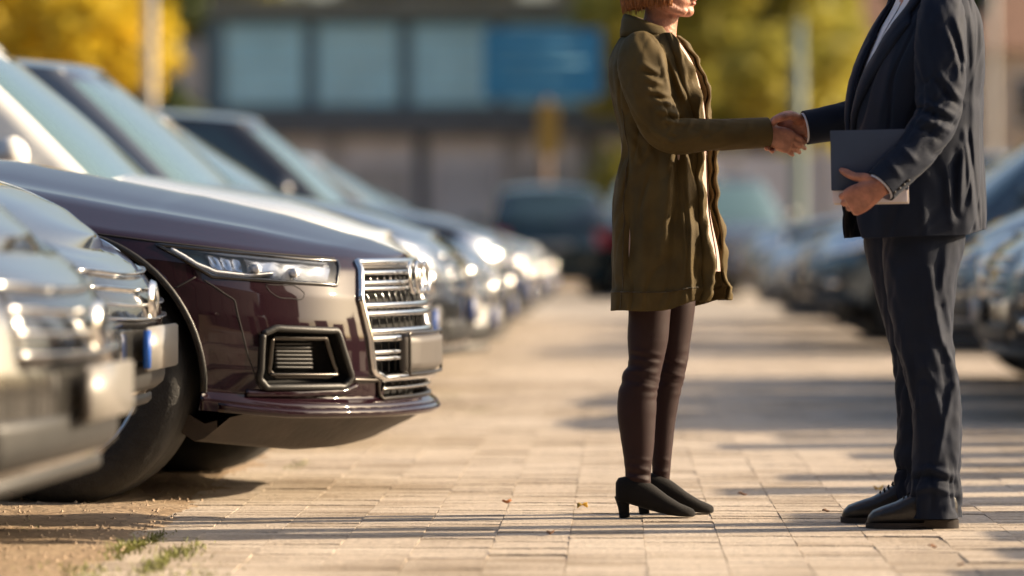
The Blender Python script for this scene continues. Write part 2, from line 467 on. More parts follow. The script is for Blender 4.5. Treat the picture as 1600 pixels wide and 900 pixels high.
# houses and yard wall
M_beige = mat('beige_render', (.50, .42, .34), .85, var=.12, vscale=1, bump=.2, bscale=10)
M_white = mat('white_render', (.70, .66, .60), .85, var=.1, vscale=1, bump=.2, bscale=10)
M_tile = mat('roof_tile', (.20, .11, .07), .8, var=.3, vscale=5, bump=.5, bscale=12)
def house(x, y, w, d, h, m, label, rh=1.7):
    o = tag(empty('house', (x, y, -.03)), label, 'house')
    MB().bevbox((0, 0, h / 2), (w / 2, d / 2, h / 2), .03).obj('wall', m, o, smooth=False)
    mb = MB(); a, b = w / 2 + .35, d / 2 + .35
    mb.v = [(-a, -b, h), (a, -b, h), (a, b, h), (-a, b, h), (-a * .55, 0, h + rh), (a * .55, 0, h + rh)]
    mb.f = [(0, 1, 5, 4), (1, 2, 5), (2, 3, 4, 5), (3, 0, 4), (3, 2, 1, 0)]
    rf = mb.obj('roof', M_tile, o, smooth=False)
    autosmooth(MB().bevbox((w * .2, .3, h + rh * .9), (.25, .25, .6), .03).obj('chimney', M_tile, rf))
    n = max(2, int(w / 2.2))
    for k in range(n):
        for z in (1.4, 4.1):
            if z + .9 > h: continue
            wx = -w / 2 + w * (k + .5) / n
            q = autosmooth(MB().bevbox((wx, -d / 2 - .02, z), (.5, .05, .62), .01).obj('window', M_white if m != M_white else M_roofe, o))
            MB().box((wx, -d / 2 - .076, z), (.42, .01, .54)).obj('pane', M_glassd, q)
            MB().bevbox((wx, -d / 2 - .06, z - .68), (.58, .1, .035), .01).obj('sill', M_conc, q)
house(6.0, 104, 2.6, 5, 5.6, M_white, 'narrow white two storey house behind the suited man')
house(11.6, 99, 6.2, 6, 5.3, M_beige, 'broad beige two storey house with tiled roof')
yw = tag(empty('yard_wall', (5.8, 66, 0)), 'long lilac grey panel wall closing the car park', 'wall')
for k in range(9):
    autosmooth(MB().bevbox((-4.6 + k * 1.5, 0, 1.05), (.735, .06, 1.1), .012).obj('panel', M_lilac if k % 3 else M_wallg, yw))
    autosmooth(MB().bevbox((-5.35 + k * 1.5, -.02, 1.1), (.075, .11, 1.2), .015).obj('post', M_conc, yw))
# added unseen hall behind the camera, put in to darken the sides facing it
hall = tag(empty('added_shade_hall', (0, -9, 0)), 'tall dark clad hall added unseen behind the camera to cut sky light', 'building')
M_hall = mat('shade_hall_cladding', (.035, .034, .033), .7, var=.2, vscale=3, bump=.2, bscale=8)
for k in range(20):
    autosmooth(MB().bevbox((-28.5 + 3 * k, 0, 6), (1.48, 3, 6.05), .03).obj('cladding_panel', M_hall, hall))
autosmooth(MB().bevbox((0, 0, 12.2), (30.3, 3.3, .2), .04).obj('roof', M_dark, hall))
for k in range(9):
    q = autosmooth(MB().bevbox((-24 + 6 * k, 3.02, 2.0), (1.1, .06, 1.2), .02).obj('window', M_roofe, hall))
    MB().box((-24 + 6 * k, 3.085, 2.0), (1.0, .01, 1.1)).obj('pane', M_glassd, q)
# palisade that throws the striped shade across the aisle (beside the frame)
M_wood = mat('grey_timber', (.22, .17, .12), .85, var=.35, vscale=9, stretch=(4, 4, .5), bump=.4, bscale=30)
fe = tag(empty('palisade_fence', (3.25, 12.6, 0)), 'low palisade of broad grey timber boards beside the aisle', 'fence')
g = random.Random(21); yy = 8.6
while yy < 16.6:
    w = g.uniform(.17, .26); h = 1.2 + g.uniform(-.22, .14)
    autosmooth(MB().bevbox((g.uniform(-.02, .02), yy + w - 12.6, h / 2 - .02), (.03, w, h / 2), .012).obj('board', M_wood, fe))
    yy += 2 * w + g.uniform(.17, .3)
autosmooth(MB().bevbox((.06, 0, .3), (.03, 4.1, .05), .01).obj('rail', M_wood, fe))
# ---------------------------------------------------------------- cars
def carpaint(name, c, metal=.55, rough=.13):
    m = mat(name, c, rough, metal=metal, coat=1)
    return m
PAINT = {k: carpaint('paint_' + k, c, mt) for k, c, mt in [
    ('silver', (.21, .215, .22), .9), ('white', (.72, .72, .70), .0), ('grey', (.07, .075, .08), .6), ('pale', (.24, .235, .225), .9),
    ('navy', (.01, .022, .05), .3), ('black', (.012, .013, .015), .2), ('steel', (.045, .075, .105), .5), ('bronze', (.22, .12, .07), .6),  # steel and grey are darkened to imitate shade over the right row
    ('red', (.35, .012, .015), .2), ('teal', (.008, .026, .03), .3), ('champagne', (.42, .37, .30), .7), ('charcoal', (.05, .053, .06), .6)]}
PAINT['aubergine'] = mat('paint_aubergine', (.0115, .0028, .0062), .5, metal=0, coat=1, spec=.02)
M_glass = mat('car_glass', (.015, .035, .04), .03, spec=.8, coat=1)
M_shield = mat('windshield_glass', (.075, .135, .15), .05, spec=.8, coat=1)  # pale base colour imitates sky reflected in the windscreens
M_tyre = mat('tyre_rubber', (.018, .018, .018), .75, var=.3, vscale=30, bump=.3, bscale=120)
M_rim = mat('alloy_rim', (.45, .45, .46), .3, metal=1)
M_black = mat('black_plastic', (.014, .014, .014), .5, var=.2, vscale=15, bump=.1, bscale=200)
M_gloss = mat('gloss_black', (.008, .008, .009), .12, coat=.6)
M_well = mat('wheel_well', (.006, .006, .006), .9)
M_chrome = mat('chrome', (.78, .77, .75), .12, metal=1)
M_lamp = mat('headlamp_glass', (.72, .74, .76), .12, metal=.85, coat=1, bump=.35, bscale=18)
M_lampd = mat('headlamp_dark', (.05, .055, .06), .1, metal=.5, coat=1, bump=.3, bscale=14)
M_tail = mat('tail_lamp', (.40, .008, .008), .12, coat=1)
M_plate = mat('number_plate', (.20, .19, .175), .4, coat=.3)
M_plateblue = mat('plate_blue', (.01, .09, .42), .4)
M_pholder = mat('plate_holder', (.075, .066, .06), .5, var=.1, vscale=20)
M_seam = mat('seam', (.004, .003, .004), .8)
M_amber = mat('amber_lens', (.6, .2, .02), .2, coat=1)

BASE = dict(L=4.55, W=.9, cf=.62, cb=.5, nf=2.5, nb=2.8, wheel=.325, xa1=-.86, xa2=-3.55,
            zbot=[(-5, .24), (-4, .22), (-1, .2), (0, .21)],
            ztop=[(-5, .93), (-4.5, .95), (-3.6, .97), (-1.4, .92), (-1.0, .86), (-.5, .78), (0, .68)],
            crown=[(-5, .0), (-4.5, .0), (-4.2, .06), (-1.2, .09), (-.5, .06), (-.12, .03), (0, 0)],
            px=[(0, -.06), (.15, 0), (.45, .0), (.7, -.02), (.9, -.08), (1, -.16)],
            rx=[(0, -.08), (.2, 0), (.6, 0), (.9, -.04), (1, -.10)],
            pw=[(0, .955), (.1, .975), (.35, .995), (.55, 1.0), (.72, .99), (.78, .982), (.92, .955), (1, .91)],
            xw=-1.15, xr=-1.95, xrb=-4.25, xrt=-3.45, wb=.80, wt=.60, zr=1.40, gcf=.22, gcb=.2, rcrown=.05, split=1.5)
TYPES = {'sedan': {}, 
    'suv': dict(L=4.6, W=.93, wheel=.365, zr=1.60, wb=.84, wt=.68, xw=-1.12, xr=-1.72, xrb=-4.5, xrt=-4.15, cf=.5, nf=3,
                zbot=[(-5, .30), (-4, .27), (-1, .26), (0, .28)],
                ztop=[(-5, 1.0), (-3.6, 1.04), (-1.4, 1.0), (-1.0, .95), (-.5, .89), (0, .80)], crown=[(-5, 0), (-1.2, .09), (-.5, .06), (-.12, .03), (0, 0)]),
    'crossover': dict(L=4.6, W=.92, wheel=.36, zr=1.62, wb=.83, wt=.67, xw=-1.15, xr=-1.8, xrb=-4.5, xrt=-4.1, cf=.58, nf=2.4, lamp=(.64, .93),
                zbot=[(-5, .30), (-4, .27), (-1.2, .27), (-.6, .30), (-.25, .345), (0, .365)],
                ztop=[(-5, 1.0), (-3.6, 1.05), (-1.4, 1.02), (-1.0, .98), (-.4, .89), (-.15, .835), (0, .77)], crown=[(-5, 0), (-1.2, .10), (-.4, .075), (-.12, .04), (0, 0)]),
    'lowcross': dict(L=4.6, W=.92, wheel=.36, zr=1.62, wb=.83, wt=.67, xw=-1.15, xr=-1.8, xrb=-4.5, xrt=-4.1, cf=.58, nf=2.4, lamp=(.64, .93),
                zbot=[(-5, .24), (-4, .22), (-1.0, .20), (-.4, .215), (-.15, .27), (0, .315)],
                ztop=[(-5, 1.0), (-3.6, 1.05), (-1.4, 1.02), (-1.0, .98), (-.4, .89), (-.15, .835), (0, .77)], crown=[(-5, 0), (-1.2, .10), (-.4, .075), (-.12, .04), (0, 0)]),
    'hatch': dict(L=4.1, W=.88, wheel=.31, zr=1.46, wb=.79, wt=.62, xw=-.98, xr=-1.75, xrb=-4.0, xrt=-3.5, xa2=-3.35, xa1=-.8),
    'wagon': dict(L=4.7, zr=1.44, xrb=-4.6, xrt=-4.2, xa2=-3.65)}

def plan(a, xf, xb, w, cf, cb, nf, nb):
    s = -1 if a >= 0 else 1
    a = abs(a)
    if a <= 1:
        th = a * math.pi / 2
        y = w * max(0, math.sin(th)) ** (2 / nf); x = xf - cf * (1 - max(0, math.cos(th)) ** (2 / nf))
    elif a <= 2:
        y = w; x = (xf - cf) + (xb + cb - xf + cf) * (a - 1)
    else:
        th = (3 - a) * math.pi / 2
        y = w * max(0, math.sin(th)) ** (2 / nb); x = xb + cb * (1 - max(0, math.cos(th)) ** (2 / nb))
    return x, s * y

def body_pt(C, a, v):
    x, y = plan(a, 0, -C['L'], C['W'], C['cf'], C['cb'], C['nf'], C['nb'])
    x0 = x; aa = abs(a)
    x += interp(v, C['px']) * (1 - sstep(.35, 1.25, aa)) - interp(v, C['rx']) * sstep(1.9, 2.6, aa)
    y *= interp(v, C['pw'])
    if 'barrel' in C: y *= 1 + C['barrel'] * (1 - ((x0 + C['L'] / 2) / (C['L'] / 2)) ** 2)
    zb = interp(x0, C['zbot']); zt = interp(x0, C['ztop'])
    return Vector((x, y, zb + (zt - zb) * v))

def body_v(C, a, z):
    x, y = plan(a, 0, -C['L'], C['W'], C['cf'], C['cb'], C['nf'], C['nb'])
    zb = interp(x, C['zbot']); zt = interp(x, C['ztop'])
    return (z - zb) / (zt - zb)

def on_body(C, a, v, off=0):
    p = body_pt(C, a, v)
    if not off: return p
    e = .02
    du = body_pt(C, a + e, v) - body_pt(C, a - e, v); dv = body_pt(C, a, min(1, v + .03)) - body_pt(C, a, max(0, v - .03))
    n = du.cross(dv)
    if n.length < 1e-9: n = Vector((1, 0, 0))
    n.normalize()
    if n.dot(p - Vector((-C['L'] / 2, 0, .5))) < 0: n = -n
    return p + n * off

def a_list(C, k=1):
    f = [i / int(20 * k) for i in range(int(20 * k))]
    s = [1 + i / int(56 * k) for i in range(int(56 * k))]
    r = [2 + i / int(14 * k) for i in range(int(14 * k) + 1)]
    return f + s + r

def gh_pt(C, a, h):
    xf = C['xw'] + (C['xr'] - C['xw']) * h; xb = C['xrb'] + (C['xrt'] - C['xrb']) * h
    w = C['wb'] + (C['wt'] - C['wb']) * h ** 1.25
    x, y = plan(a, xf, xb, w, C['gcf'], C['gcb'], 3.2, 3.2)
    x0, _ = plan(a, C['xw'], C['xrb'], C['wb'], C['gcf'], C['gcb'], 3.2, 3.2)
    zb = interp(x0, C['ztop']) + interp(x0, C['crown']) * (1 - (abs(y) / C['W']) ** 3) - .02
    L_ = (x - xf) / (xb - xf)
    zt = C['zr'] - .05 + .06 * math.sin(math.pi * min(1, max(0, L_)) ** .8)
    bow = .025 * math.sin(math.pi * h) * (1 if abs(a) < 1 else 0) * (1 - abs(a))
    return Vector((x + bow, y, zb + (zt - zb) * h))

CACHE = {}
def car_meshes(key, C, k=1, holes=()):
    if key in CACHE: return CACHE[key]
    D = {}
    A = a_list(C, k); AA = [-a for a in reversed(A)][:-1] + A[1 if False else 0:]
    AA = [-a for a in reversed(A[1:])] + A
    AA = AA[1:]                                  # a = -3 equals a = 3
    nv = int(22 * k)
    V = [i / nv for i in range(nv + 1)]
    bm = bmesh.new(); G = []; prm = {}
    for a in AA:
        row = []
        for v in V:
            q = bm.verts.new(body_pt(C, a, v)); row.append(q); prm[q] = (a, v)
        G.append(row)
    n = len(AA)
    for i in range(n):
        for j in range(nv):
            i2 = (i + 1) % n
            am = (AA[i] + AA[i2]) / 2 if i2 else 3; vm = (V[j] + V[j + 1]) / 2
            if holes:
                p = body_pt(C, am, vm)
                if any(h(am, p.z) for h in holes): continue
            bm.faces.new((G[i][j], G[i2][j], G[i2][j + 1], G[i][j + 1]))
    # wheel arches
    RA = C.get('arch', C['wheel'] + .045)
    lipv = []
    for xa in (C['xa1'], C['xa2']):
        zc = C['wheel']
        inside = set(q for q in bm.verts if (q.co.x - xa) ** 2 + (q.co.z - zc) ** 2 < RA * RA and abs(q.co.y) > .5 * C['W'])
        dead = [f for f in bm.faces if all(q in inside for q in f.verts)]
        bmesh.ops.delete(bm, geom=dead, context='FACES')
        for q in list(inside):
            if not q.is_valid or not q.link_faces: continue
            d = Vector((q.co.x - xa, q.co.z - zc)); l = max(d.length, 1e-4); d *= RA / l
            q.co.x = xa + d.x; q.co.z = max(zc + d.y, C['zbot'][0][1] * 0 + q.co.z * 0 + zc + d.y); lipv.append(q)
    lip = set(lipv)
    ed = [e for e in bm.edges if len(e.link_faces) == 1 and e.verts[0] in lip and e.verts[1] in lip]
    ex = bmesh.ops.extrude_edge_only(bm, edges=ed)
    for g in ex['geom']:
        if isinstance(g, bmesh.types.BMVert): g.co.y -= math.copysign(.05, g.co.y)
    # deck (bonnet and boot)
    cr = C['crown']
    rows = []
    M_ = 14
    for a in A:
        e1 = body_pt(C, a, 1); row = []
        for j in range(2 * M_ + 1):
            t = -1 + j / M_
            c = interp(e1.x, cr) 
            z = e1.z + c * (1 - (C['deckprof'](abs(t)) if 'deckprof' in C else abs(t) ** 3.2))
            if 'deckfn' in C: z += C['deckfn'](e1.x, t)
            row.append(bm.verts.new((e1.x, e1.y * t, z)))
        rows.append(row)
    for i in range(len(rows) - 1):
        for j in range(2 * M_):
            bm.faces.new((rows[i][j], rows[i][j + 1], rows[i + 1][j + 1], rows[i + 1][j]))
    bmesh.ops.remove_doubles(bm, verts=bm.verts, dist=.0012)
    bmesh.ops.delete(bm, geom=[q for q in bm.verts if not q.link_faces], context='VERTS')
    bmesh.ops.recalc_face_normals(bm, faces=bm.faces)
    me = bpy.data.meshes.new('body'); bm.to_mesh(me); bm.free()
    me.polygons.foreach_set('use_smooth', [True] * len(me.polygons)); D['body'] = me
    # cabin
    def strip(a0, a1, h0, h1, na, nh):
        return [[gh_pt(C, a0 + (a1 - a0) * i / na, h0 + (h1 - h0) * j / nh) for j in range(nh + 1)] for i in range(na + 1)]
    cab = MB(); sp = C['split']
    for s in (1, -1):
        for (a0, a1, h0, h1, na) in [(.74, 1.04, .0, .9, 6), (sp, sp + .05, 0, .9, 1), (1.93, 2.3, 0, .9, 6), (0, 1, .9, 1, 12), (1, 2, .9, 1, 16), (2, 3, .9, 1, 10),
                                     (0, .74, 0, .04, 8), (1.04, sp, 0, .05, 6), (sp + .05, 1.93, 0, .05, 6), (2.3, 3, 0, .05, 6)]:
            cab.grid(strip(s * a0, s * a1, h0, h1, na, 2 if h1 - h0 < .2 else 8))
    rows = []
    for i in range(41):
        a = 3 * i / 40; e = gh_pt(C, a, 1); rows.append([Vector((e.x, e.y * t / 8, e.z + C['rcrown'] * (1 - (t / 8) ** 2) * math.sin(math.pi * min(1, i / 40)) ** .4)) for t in range(-8, 9)])
    cab.grid(rows)
    D['cabin'] = cab.mesh('cabin', weld=.002)
    D['windshield'] = MB(); D['windshield'].grid(strip(-.74, .74, .04, .9, 20, 8)); D['windshield'] = D['windshield'].mesh('windshield')
    w = MB(); w.grid(strip(2.3, 3, .05, .9, 8, 6)); w.grid(strip(-3, -2.3, .05, .9, 8, 6)); D['rear_window'] = w.mesh('rear_window', weld=.002)
    for nm, a0, a1 in (('fr', 1.04, sp), ('rr', sp + .05, 1.93)):
        for s in (1, -1):
            w = MB(); w.grid(strip(s * a0, s * a1, .05, .9, 8, 6)); D['side_window' + nm + str(s)] = w.mesh('side_window')
    # underbody with wheel wells
    ub = MB()
    y = C['W'] - .16; L = C['L']
    ub.box((-L / 2, 0, .3), (L / 2 - .35, C['W'] - .42, .08))
    for xa in (C['xa1'], C['xa2']):
        for s in (1, -1):
            ring = [[(xa + (RA + .012) * math.cos(t), s * yy, C['wheel'] + (RA + .012) * math.sin(t)) for t in [math.pi * (-.03 + 1.06 * q / 24) for q in range(25)]] for yy in (C['W'] - .035 - .06, C['W'] - .42)]
            ub.grid(ring)
            b = len(ub.v); ub.v.append((xa, s * (C['W'] - .42), C['wheel']))
            for q in range(24): ub.f.append((b, b - 25 + q, b - 24 + q))
    D['underbody'] = ub.mesh('underbody', smooth=False)
    # wheel
    r = C['wheel']; t = MB(); hw = C.get('tw', .105)
    t.lathe([(r * .64, -hw * .9), (r * .72, -hw * 1.02), (r * .9, -hw * 1.04), (r * .975, -hw * .86), (r, -hw * .6), (r * .992, -hw * .55), (r * .992, -hw * .5), (r, -hw * .45), (r, hw * .45), (r * .992, hw * .5), (r, hw * .6), (r * .975, hw * .86), (r * .9, hw * 1.04), (r * .72, hw * 1.02), (r * .64, hw * .9)], n=48)
    D['tyre'] = t.mesh('tyre')
    m = MB(); ro = r * .66
    m.lathe([(ro, -hw * .92), (ro * .93, -hw * .9), (ro * .9, -hw * .2), (ro * .88, hw * .6)], n=40)
    m.lathe([(0, -hw * .55), (ro * .2, -hw * .6), (ro * .24, -hw * .4), (0, -hw * .3)], n=20)
    for q in range(5):
        for dq in (-.14, .14):
            a = 2 * math.pi * q / 5 + dq
            m.tube([(ro * .15 * math.cos(a), -hw * .5, ro * .15 * math.sin(a)), (ro * .92 * math.cos(a + dq * .3), -hw * .78, ro * .92 * math.sin(a + dq * .3))], [(.02, .018), (.016, .014)], n=6, sub=1)
    D['rim'] = m.mesh('rim')
    d = MB(); d.lathe([(0, -hw * .1), (ro * .86, -hw * .1)], n=30); D['disc'] = d.mesh('brake_disc')
    CACHE[key] = D
    return D

def patch(C, a0, a1, v0, v1, off, na=12, nv=6, top=None, bot=None, edge=.004, name='patch'):
    """closed thin panel lying on the body between two curves"""
    mb = MB(); P = []
    for i in range(na + 1):
        t = i / na; a = a0 + (a1 - a0) * t
        lo = bot(t) if bot else v0; hi = top(t) if top else v1
        col = []
        for j in range(nv + 1):
            s = j / nv
            e = min(1, min(s, 1 - s, t, 1 - t) * 8)
            col.append(on_body(C, a, lo + (hi - lo) * s, off * (.25 + .75 * e)))
        P.append(col)
    mb.grid(P)
    # skirt down to the surface
    rim = [P[i][0] for i in range(na + 1)] + [P[na][j] for j in range(1, nv + 1)] + [P[i][nv] for i in range(na - 1, -1, -1)] + [P[0][j] for j in range(nv - 1, 0, -1)]
    inner = []
    for i in range(na + 1): inner.append(on_body(C, a0 + (a1 - a0) * i / na, bot(i / na) if bot else v0, -.01))
    lo1, hi1 = (bot(1) if bot else v0), (top(1) if top else v1); lo0, hi0 = (bot(0) if bot else v0), (top(0) if top else v1)
    for j in range(1, nv + 1): inner.append(on_body(C, a1, lo1 + (hi1 - lo1) * j / nv, -.01))
    for i in range(na - 1, -1, -1): inner.append(on_body(C, a0 + (a1 - a0) * i / na, top(i / na) if top else v1, -.01))
    for j in range(nv - 1, 0, -1): inner.append(on_body(C, a0, lo0 + (hi0 - lo0) * j / nv, -.01))
    mb.grid([rim, inner], closed_v=True)
    return mb.mesh(name, weld=.0005)

def wheels(root, C, D, steer=0):
    for xa in (C['xa1'], C['xa2']):
        for s in (-1, 1):
            w = empty('wheel', (xa, s * (C['W'] - .05 - C.get('tw', .105) - C.get('inset', 0)), C['wheel'])); w.parent = root
            w.rotation_euler = (0, 0, (math.pi if s > 0 else 0) + (steer if xa == C['xa1'] else 0))
            mk('tyre', D['tyre'], M_tyre, w); mk('rim', D['rim'], M_rim, w); mk('brake_disc', D['disc'], M_well, w)

def generic_front(key, C):
    """meshes of lamps, grille and bumper details on a body type"""
    if (key, 'f') in CACHE: return CACHE[(key, 'f')]
    F_ = {}
    hb, ht = C.get('lamp', (.66, .93))
    sl = lambda t: hb + .10 * t
    for s in (1, -1):
        F_['headlight', s] = patch(C, s * .43, s * .93, hb, ht, .008, bot=sl, top=lambda t: ht + .02 * t, name='headlight')
        F_['reflector', s] = patch(C, s * .47, s * .62, hb + .05, ht - .05, .014, 6, 4, name='reflector')
        F_['tail_light', s] = patch(C, s * 2.12, s * 2.62, .62, .9, .008, name='tail_light')
        F_['fog_light', s] = patch(C, s * .52, s * .64, .22, .32, .006, 6, 4, name='fog_light')
        F_['intake', s] = patch(C, s * .46, s * .72, .16, .38, .002, 8, 4, name='side_intake')
    F_['grille'] = patch(C, -.33, .33, .5, .86, .004, 20, 6, name='grille')
    for i, v in enumerate((.56, .65, .74, .84)): F_['bar', i] = patch(C, -.33, .33, v - .012, v + .012, .016, 20, 3, name='grille_bar')
    F_['lower'] = patch(C, -.42, .42, .1, .3, .003, 20, 5, name='lower_intake')
    F_['lip'] = patch(C, -.85, .85, .0, .06, .015, 30, 3, name='front_lip')
    p = body_pt(C, 0, .38); p2 = body_pt(C, 0, .68)
    F_['plate'] = MB().bevbox((p.x + .02, 0, p.z), (.008, .26, .057), .004).mesh('number_plate')
    F_['plateband'] = MB().bevbox((p.x + .021, -.25, p.z), (.0085, .012, .05), .002).mesh('plate_band')
    b = MB(); b.lathe([(0, .012), (.03, .016), (.05, .012), (.056, 0)], n=20, axis='x', c=(p2.x + .012, 0, p2.z + .0)); F_['badge'] = b.mesh('badge')
    q = body_pt(C, 3, .62); F_['rplate'] = MB().bevbox((q.x - .015, 0, q.z), (.008, .26, .057), .004).mesh('number_plate')
    for s in (1, -1):
        g = gh_pt(C, s * 1.06, .06); m = MB()
        m.ell((g.x + .02, g.y + math.copysign(.13, g.y), g.z + .07), (.07, .1, .075)); m.tube([(g.x, g.y - math.copysign(.02, g.y), g.z + .03), (g.x + .02, g.y + math.copysign(.1, g.y), g.z + .04)], [.02, .018], n=8, sub=1)
        F_['mirror', s] = m.mesh('mirror')
    hl = MB()
    for s in (1, -1):
        pass
    CACHE[(key, 'f')] = F_
    return F_

def car(kind, paint, X, Y, rz, label, group=None, lamp='M', cat='car', small=False):
    C = dict(BASE); C.update(TYPES[kind])
    D = car_meshes(kind, C); Fm = generic_front(kind, C); P = PAINT[paint]
    root = tag(empty('parked_car', (X, Y, 0), rz), label, cat, group)
    mk('body', D['body'], P, root); mk('cabin', D['cabin'], P, root)
    for n in ('windshield', 'rear_window', 'side_windowfr1', 'side_windowfr-1', 'side_windowrr1', 'side_windowrr-1'):
        mk('side_window' if n.startswith('side') else n, D[n], M_shield if n == 'windshield' else M_glass, root)
    mk('underbody', D['underbody'], M_well, root)
    lo = mk('lower_intake', Fm['lower'], M_black, root)
    gr = mk('grille', Fm['grille'], M_gloss, root)
    for i in range(4): mk('grille_bar', Fm['bar', i], M_chrome, gr)
    mk('front_lip', Fm['lip'], M_black, root)
    for s in (1, -1):
        h = mk('headlight', Fm['headlight', s], M_lamp if lamp == 'M' else M_lampd, root); mk('reflector', Fm['reflector', s], M_chrome, h)
        mk('tail_light', Fm['tail_light', s], M_tail, root)
        it = mk('side_intake', Fm['intake', s], M_black, root); mk('fog_light', Fm['fog_light', s], M_chrome, it)
        mk('mirror', Fm['mirror', s], P, root)
    p = mk('number_plate', Fm['plate'], M_plate, root); mk('plate_band', Fm['plateband'], M_plateblue if lamp == 'M' else M_pholder, p)
    mk('number_plate', Fm['rplate'], M_plate, root)
    mk('badge', Fm['badge'], M_chrome, root)
    wheels(root, C, D)
    return root
LG = 'cars parked nose out along the left of the aisle'
RG = 'cars parked nose out along the right of the aisle'
# foreground, left
car('crossover', 'silver', -1.22, 10.55, R(-2), 'silver crossover parked next to the aubergine car, on its near side', LG)
car('lowcross', 'pale', -1.08, 8.35, R(-3), 'pale silver crossover with a dark headlamp, outermost of the left row', LG, lamp='D')
for kind, pt, x, y, lb in [
        ('suv', 'white', -.72, 15.75, 'white off roader parked just beyond the aubergine car'),
        ('suv', 'silver', -.66, 18.45, 'silver off roader second beyond the aubergine car'),
        ('hatch', 'white', -.64, 21.2, 'white hatchback just beyond the silver off roader'),
        ('suv', 'charcoal', -.62, 26.6, 'charcoal off roader in the middle of the left row'),
        ('sedan', 'pale', -.62, 23.9, 'pale saloon before the charcoal off roader'),
        ('sedan', 'silver', -.62, 29.4, 'silver saloon just past the charcoal off roader'),
        ('hatch', 'champagne', -.60, 32.3, 'champagne hatchback third from the end of the left row'),
        ('sedan', 'grey', -.58, 35.3, 'grey saloon second from the end of the left row'),
        ('sedan', 'white', -.58, 38.3, 'white saloon ending the left row')]:
    car(kind, pt, x, y, R(rnd.uniform(-2, 1)), lb, LG)
for kind, pt, x, y, lb in [
        ('suv', 'black', 1.66, 18.15, 'black off roader behind the suited man, first of the right row'),
        ('crossover', 'navy', 1.66, 20.3, 'navy crossover second in the right row'),
        ('hatch', 'charcoal', 1.64, 22.45, 'charcoal hatchback third in the right row'),
        ('crossover', 'steel', 1.30, 28.6, 'steel blue crossover after the gap in the right row'),
        ('hatch', 'grey', 1.28, 31.6, 'grey hatchback behind the steel blue crossover'),
        ('sedan', 'steel', 1.28, 36.2, 'steel blue saloon at the far part of the right row, before the last off roader'),
        ('suv', 'black', 1.28, 40.6, 'black off roader beyond the steel blue saloon, ending the right row')]:
    car(kind, pt, x, y, math.pi + R(rnd.uniform(-1.5, 1.5)), lb, RG, lamp='M')
# cars across the end of the aisle
car('hatch', 'teal', -1.10, 56, R(94), 'dark teal hatchback with red tail lamps seen from behind', None)
car('suv', 'pale', 1.75, 50.5, R(-75), 'pale off roader facing the aisle from its far end')
car('hatch', 'grey', 5.2, 55, R(175), 'grey hatchback standing before the lilac wall')
# ---------------------------------------------------------------- the aubergine car in focus
Q = dict(BASE)
Q.update(dict(L=5.06, W=.985, cf=.85, cb=.5, nf=2.05, nb=2.8, wheel=.385, arch=.435, tw=.14, inset=.0, xa1=-.95, xa2=-3.95,
    zbot=[(-5.1, .30), (-1.4, .31), (-.9, .325), (-.6, .30), (-.3, .262), (0, .25)],
    ztop=[(-5.1, 1.02), (-3, 1.05), (-2, 1.0), (-1.3, .90), (-.78, .815), (-.5, .785), (-.2, .752), (0, .738)],
    crown=[(-5.1, 0), (-4.6, .03), (-2, .12), (-1.36, .15), (-.74, .135), (-.45, .105), (-.2, .06), (-.07, .016), (0, 0)],
    px=[(0, .012), (.07, .016), (.12, -.02), (.27, 0), (.5, 0), (.75, -.016), (.93, -.045), (1, -.075)],
    pw=[(0, .975), (.08, .978), (.12, .972), (.4, .995), (.6, 1.0), (.76, .99), (.9, .975), (1, .945)],
    xw=-1.55, xr=-2.45, xrb=-4.9, xrt=-4.5, wb=.88, wt=.68, zr=1.68, gcf=.25))
Q['deckprof'] = lambda t: .50 * (t / .74) ** 1.25 if t < .74 else .50 + .50 * ((t - .74) / .26) ** 1.1
QX, QY, QR = -.60, 12.75, R(-8)
def inpoly(P):
    def t(x, y):
        c = False; n = len(P)
        for i in range(n):
            (x1, y1), (x2, y2) = P[i], P[(i + 1) % n]
            if (y1 > y) != (y2 > y) and x < (x2 - x1) * (y - y1) / (y2 - y1) + x1: c = not c
        return c
    return t
Q['deckfn'] = lambda x, t: .010 * math.exp(-((abs(t) - .70) / .085) ** 2) * sstep(-.16, -.6, x) - .004 * math.exp(-((abs(t) - .55) / .12) ** 2) * sstep(-.16, -.6, x)
zt = lambda a: body_pt(Q, a, 1).z
ZH = [(.34, .664), (.385, .662), (.557, .675), (.713, .693), (.768, .736), (.838, .793)]       # lower edge of the headlight
HEADP = [(.352, zt(.352) - .012), (.45, zt(.45) - .012), (.58, zt(.58) - .012), (.744, zt(.744) - .012), (.835, zt(.83) - .012), (.768, .736), (.713, .691), (.557, .675), (.388, .662)]
FOGP = [(.606, .517), (.572, .534), (.408, .522), (.366, .378), (.38, .352), (.592, .356), (.614, .384)]
GRP = [(-.285, .728), (.285, .728), (.322, .62), (.292, .392), (.25, .372), (-.25, .372), (-.292, .392), (-.322, .62)]
LOWP = [(-.25, .362), (.25, .362), (.235, .312), (-.235, .312)]
def both(P):
    f = inpoly(P); return lambda a, z: f(abs(a), z)
qgr = inpoly(GRP); qlo = inpoly(LOWP)
D = car_meshes('aubergine', Q, 2.6, holes=[both(HEADP), both(FOGP), qgr, qlo])
aud = tag(empty('parked_car', (QX, QY, 0), QR), 'glossy aubergine off roader with four rings on its tall chrome grille', 'car', LG)
mk('body', D['body'], PAINT['aubergine'], aud); mk('cabin', D['cabin'], PAINT['aubergine'], aud)
for n in ('windshield', 'rear_window', 'side_windowfr1', 'side_windowfr-1', 'side_windowrr1', 'side_windowrr-1'):
    mk('side_window' if n.startswith('side') else n, D[n], M_glass, aud)
mk('underbody', D['underbody'], M_well, aud)
wheels(aud, Q, D)
def qp(a, z, off=0): return on_body(Q, a, body_v(Q, a, z), off)
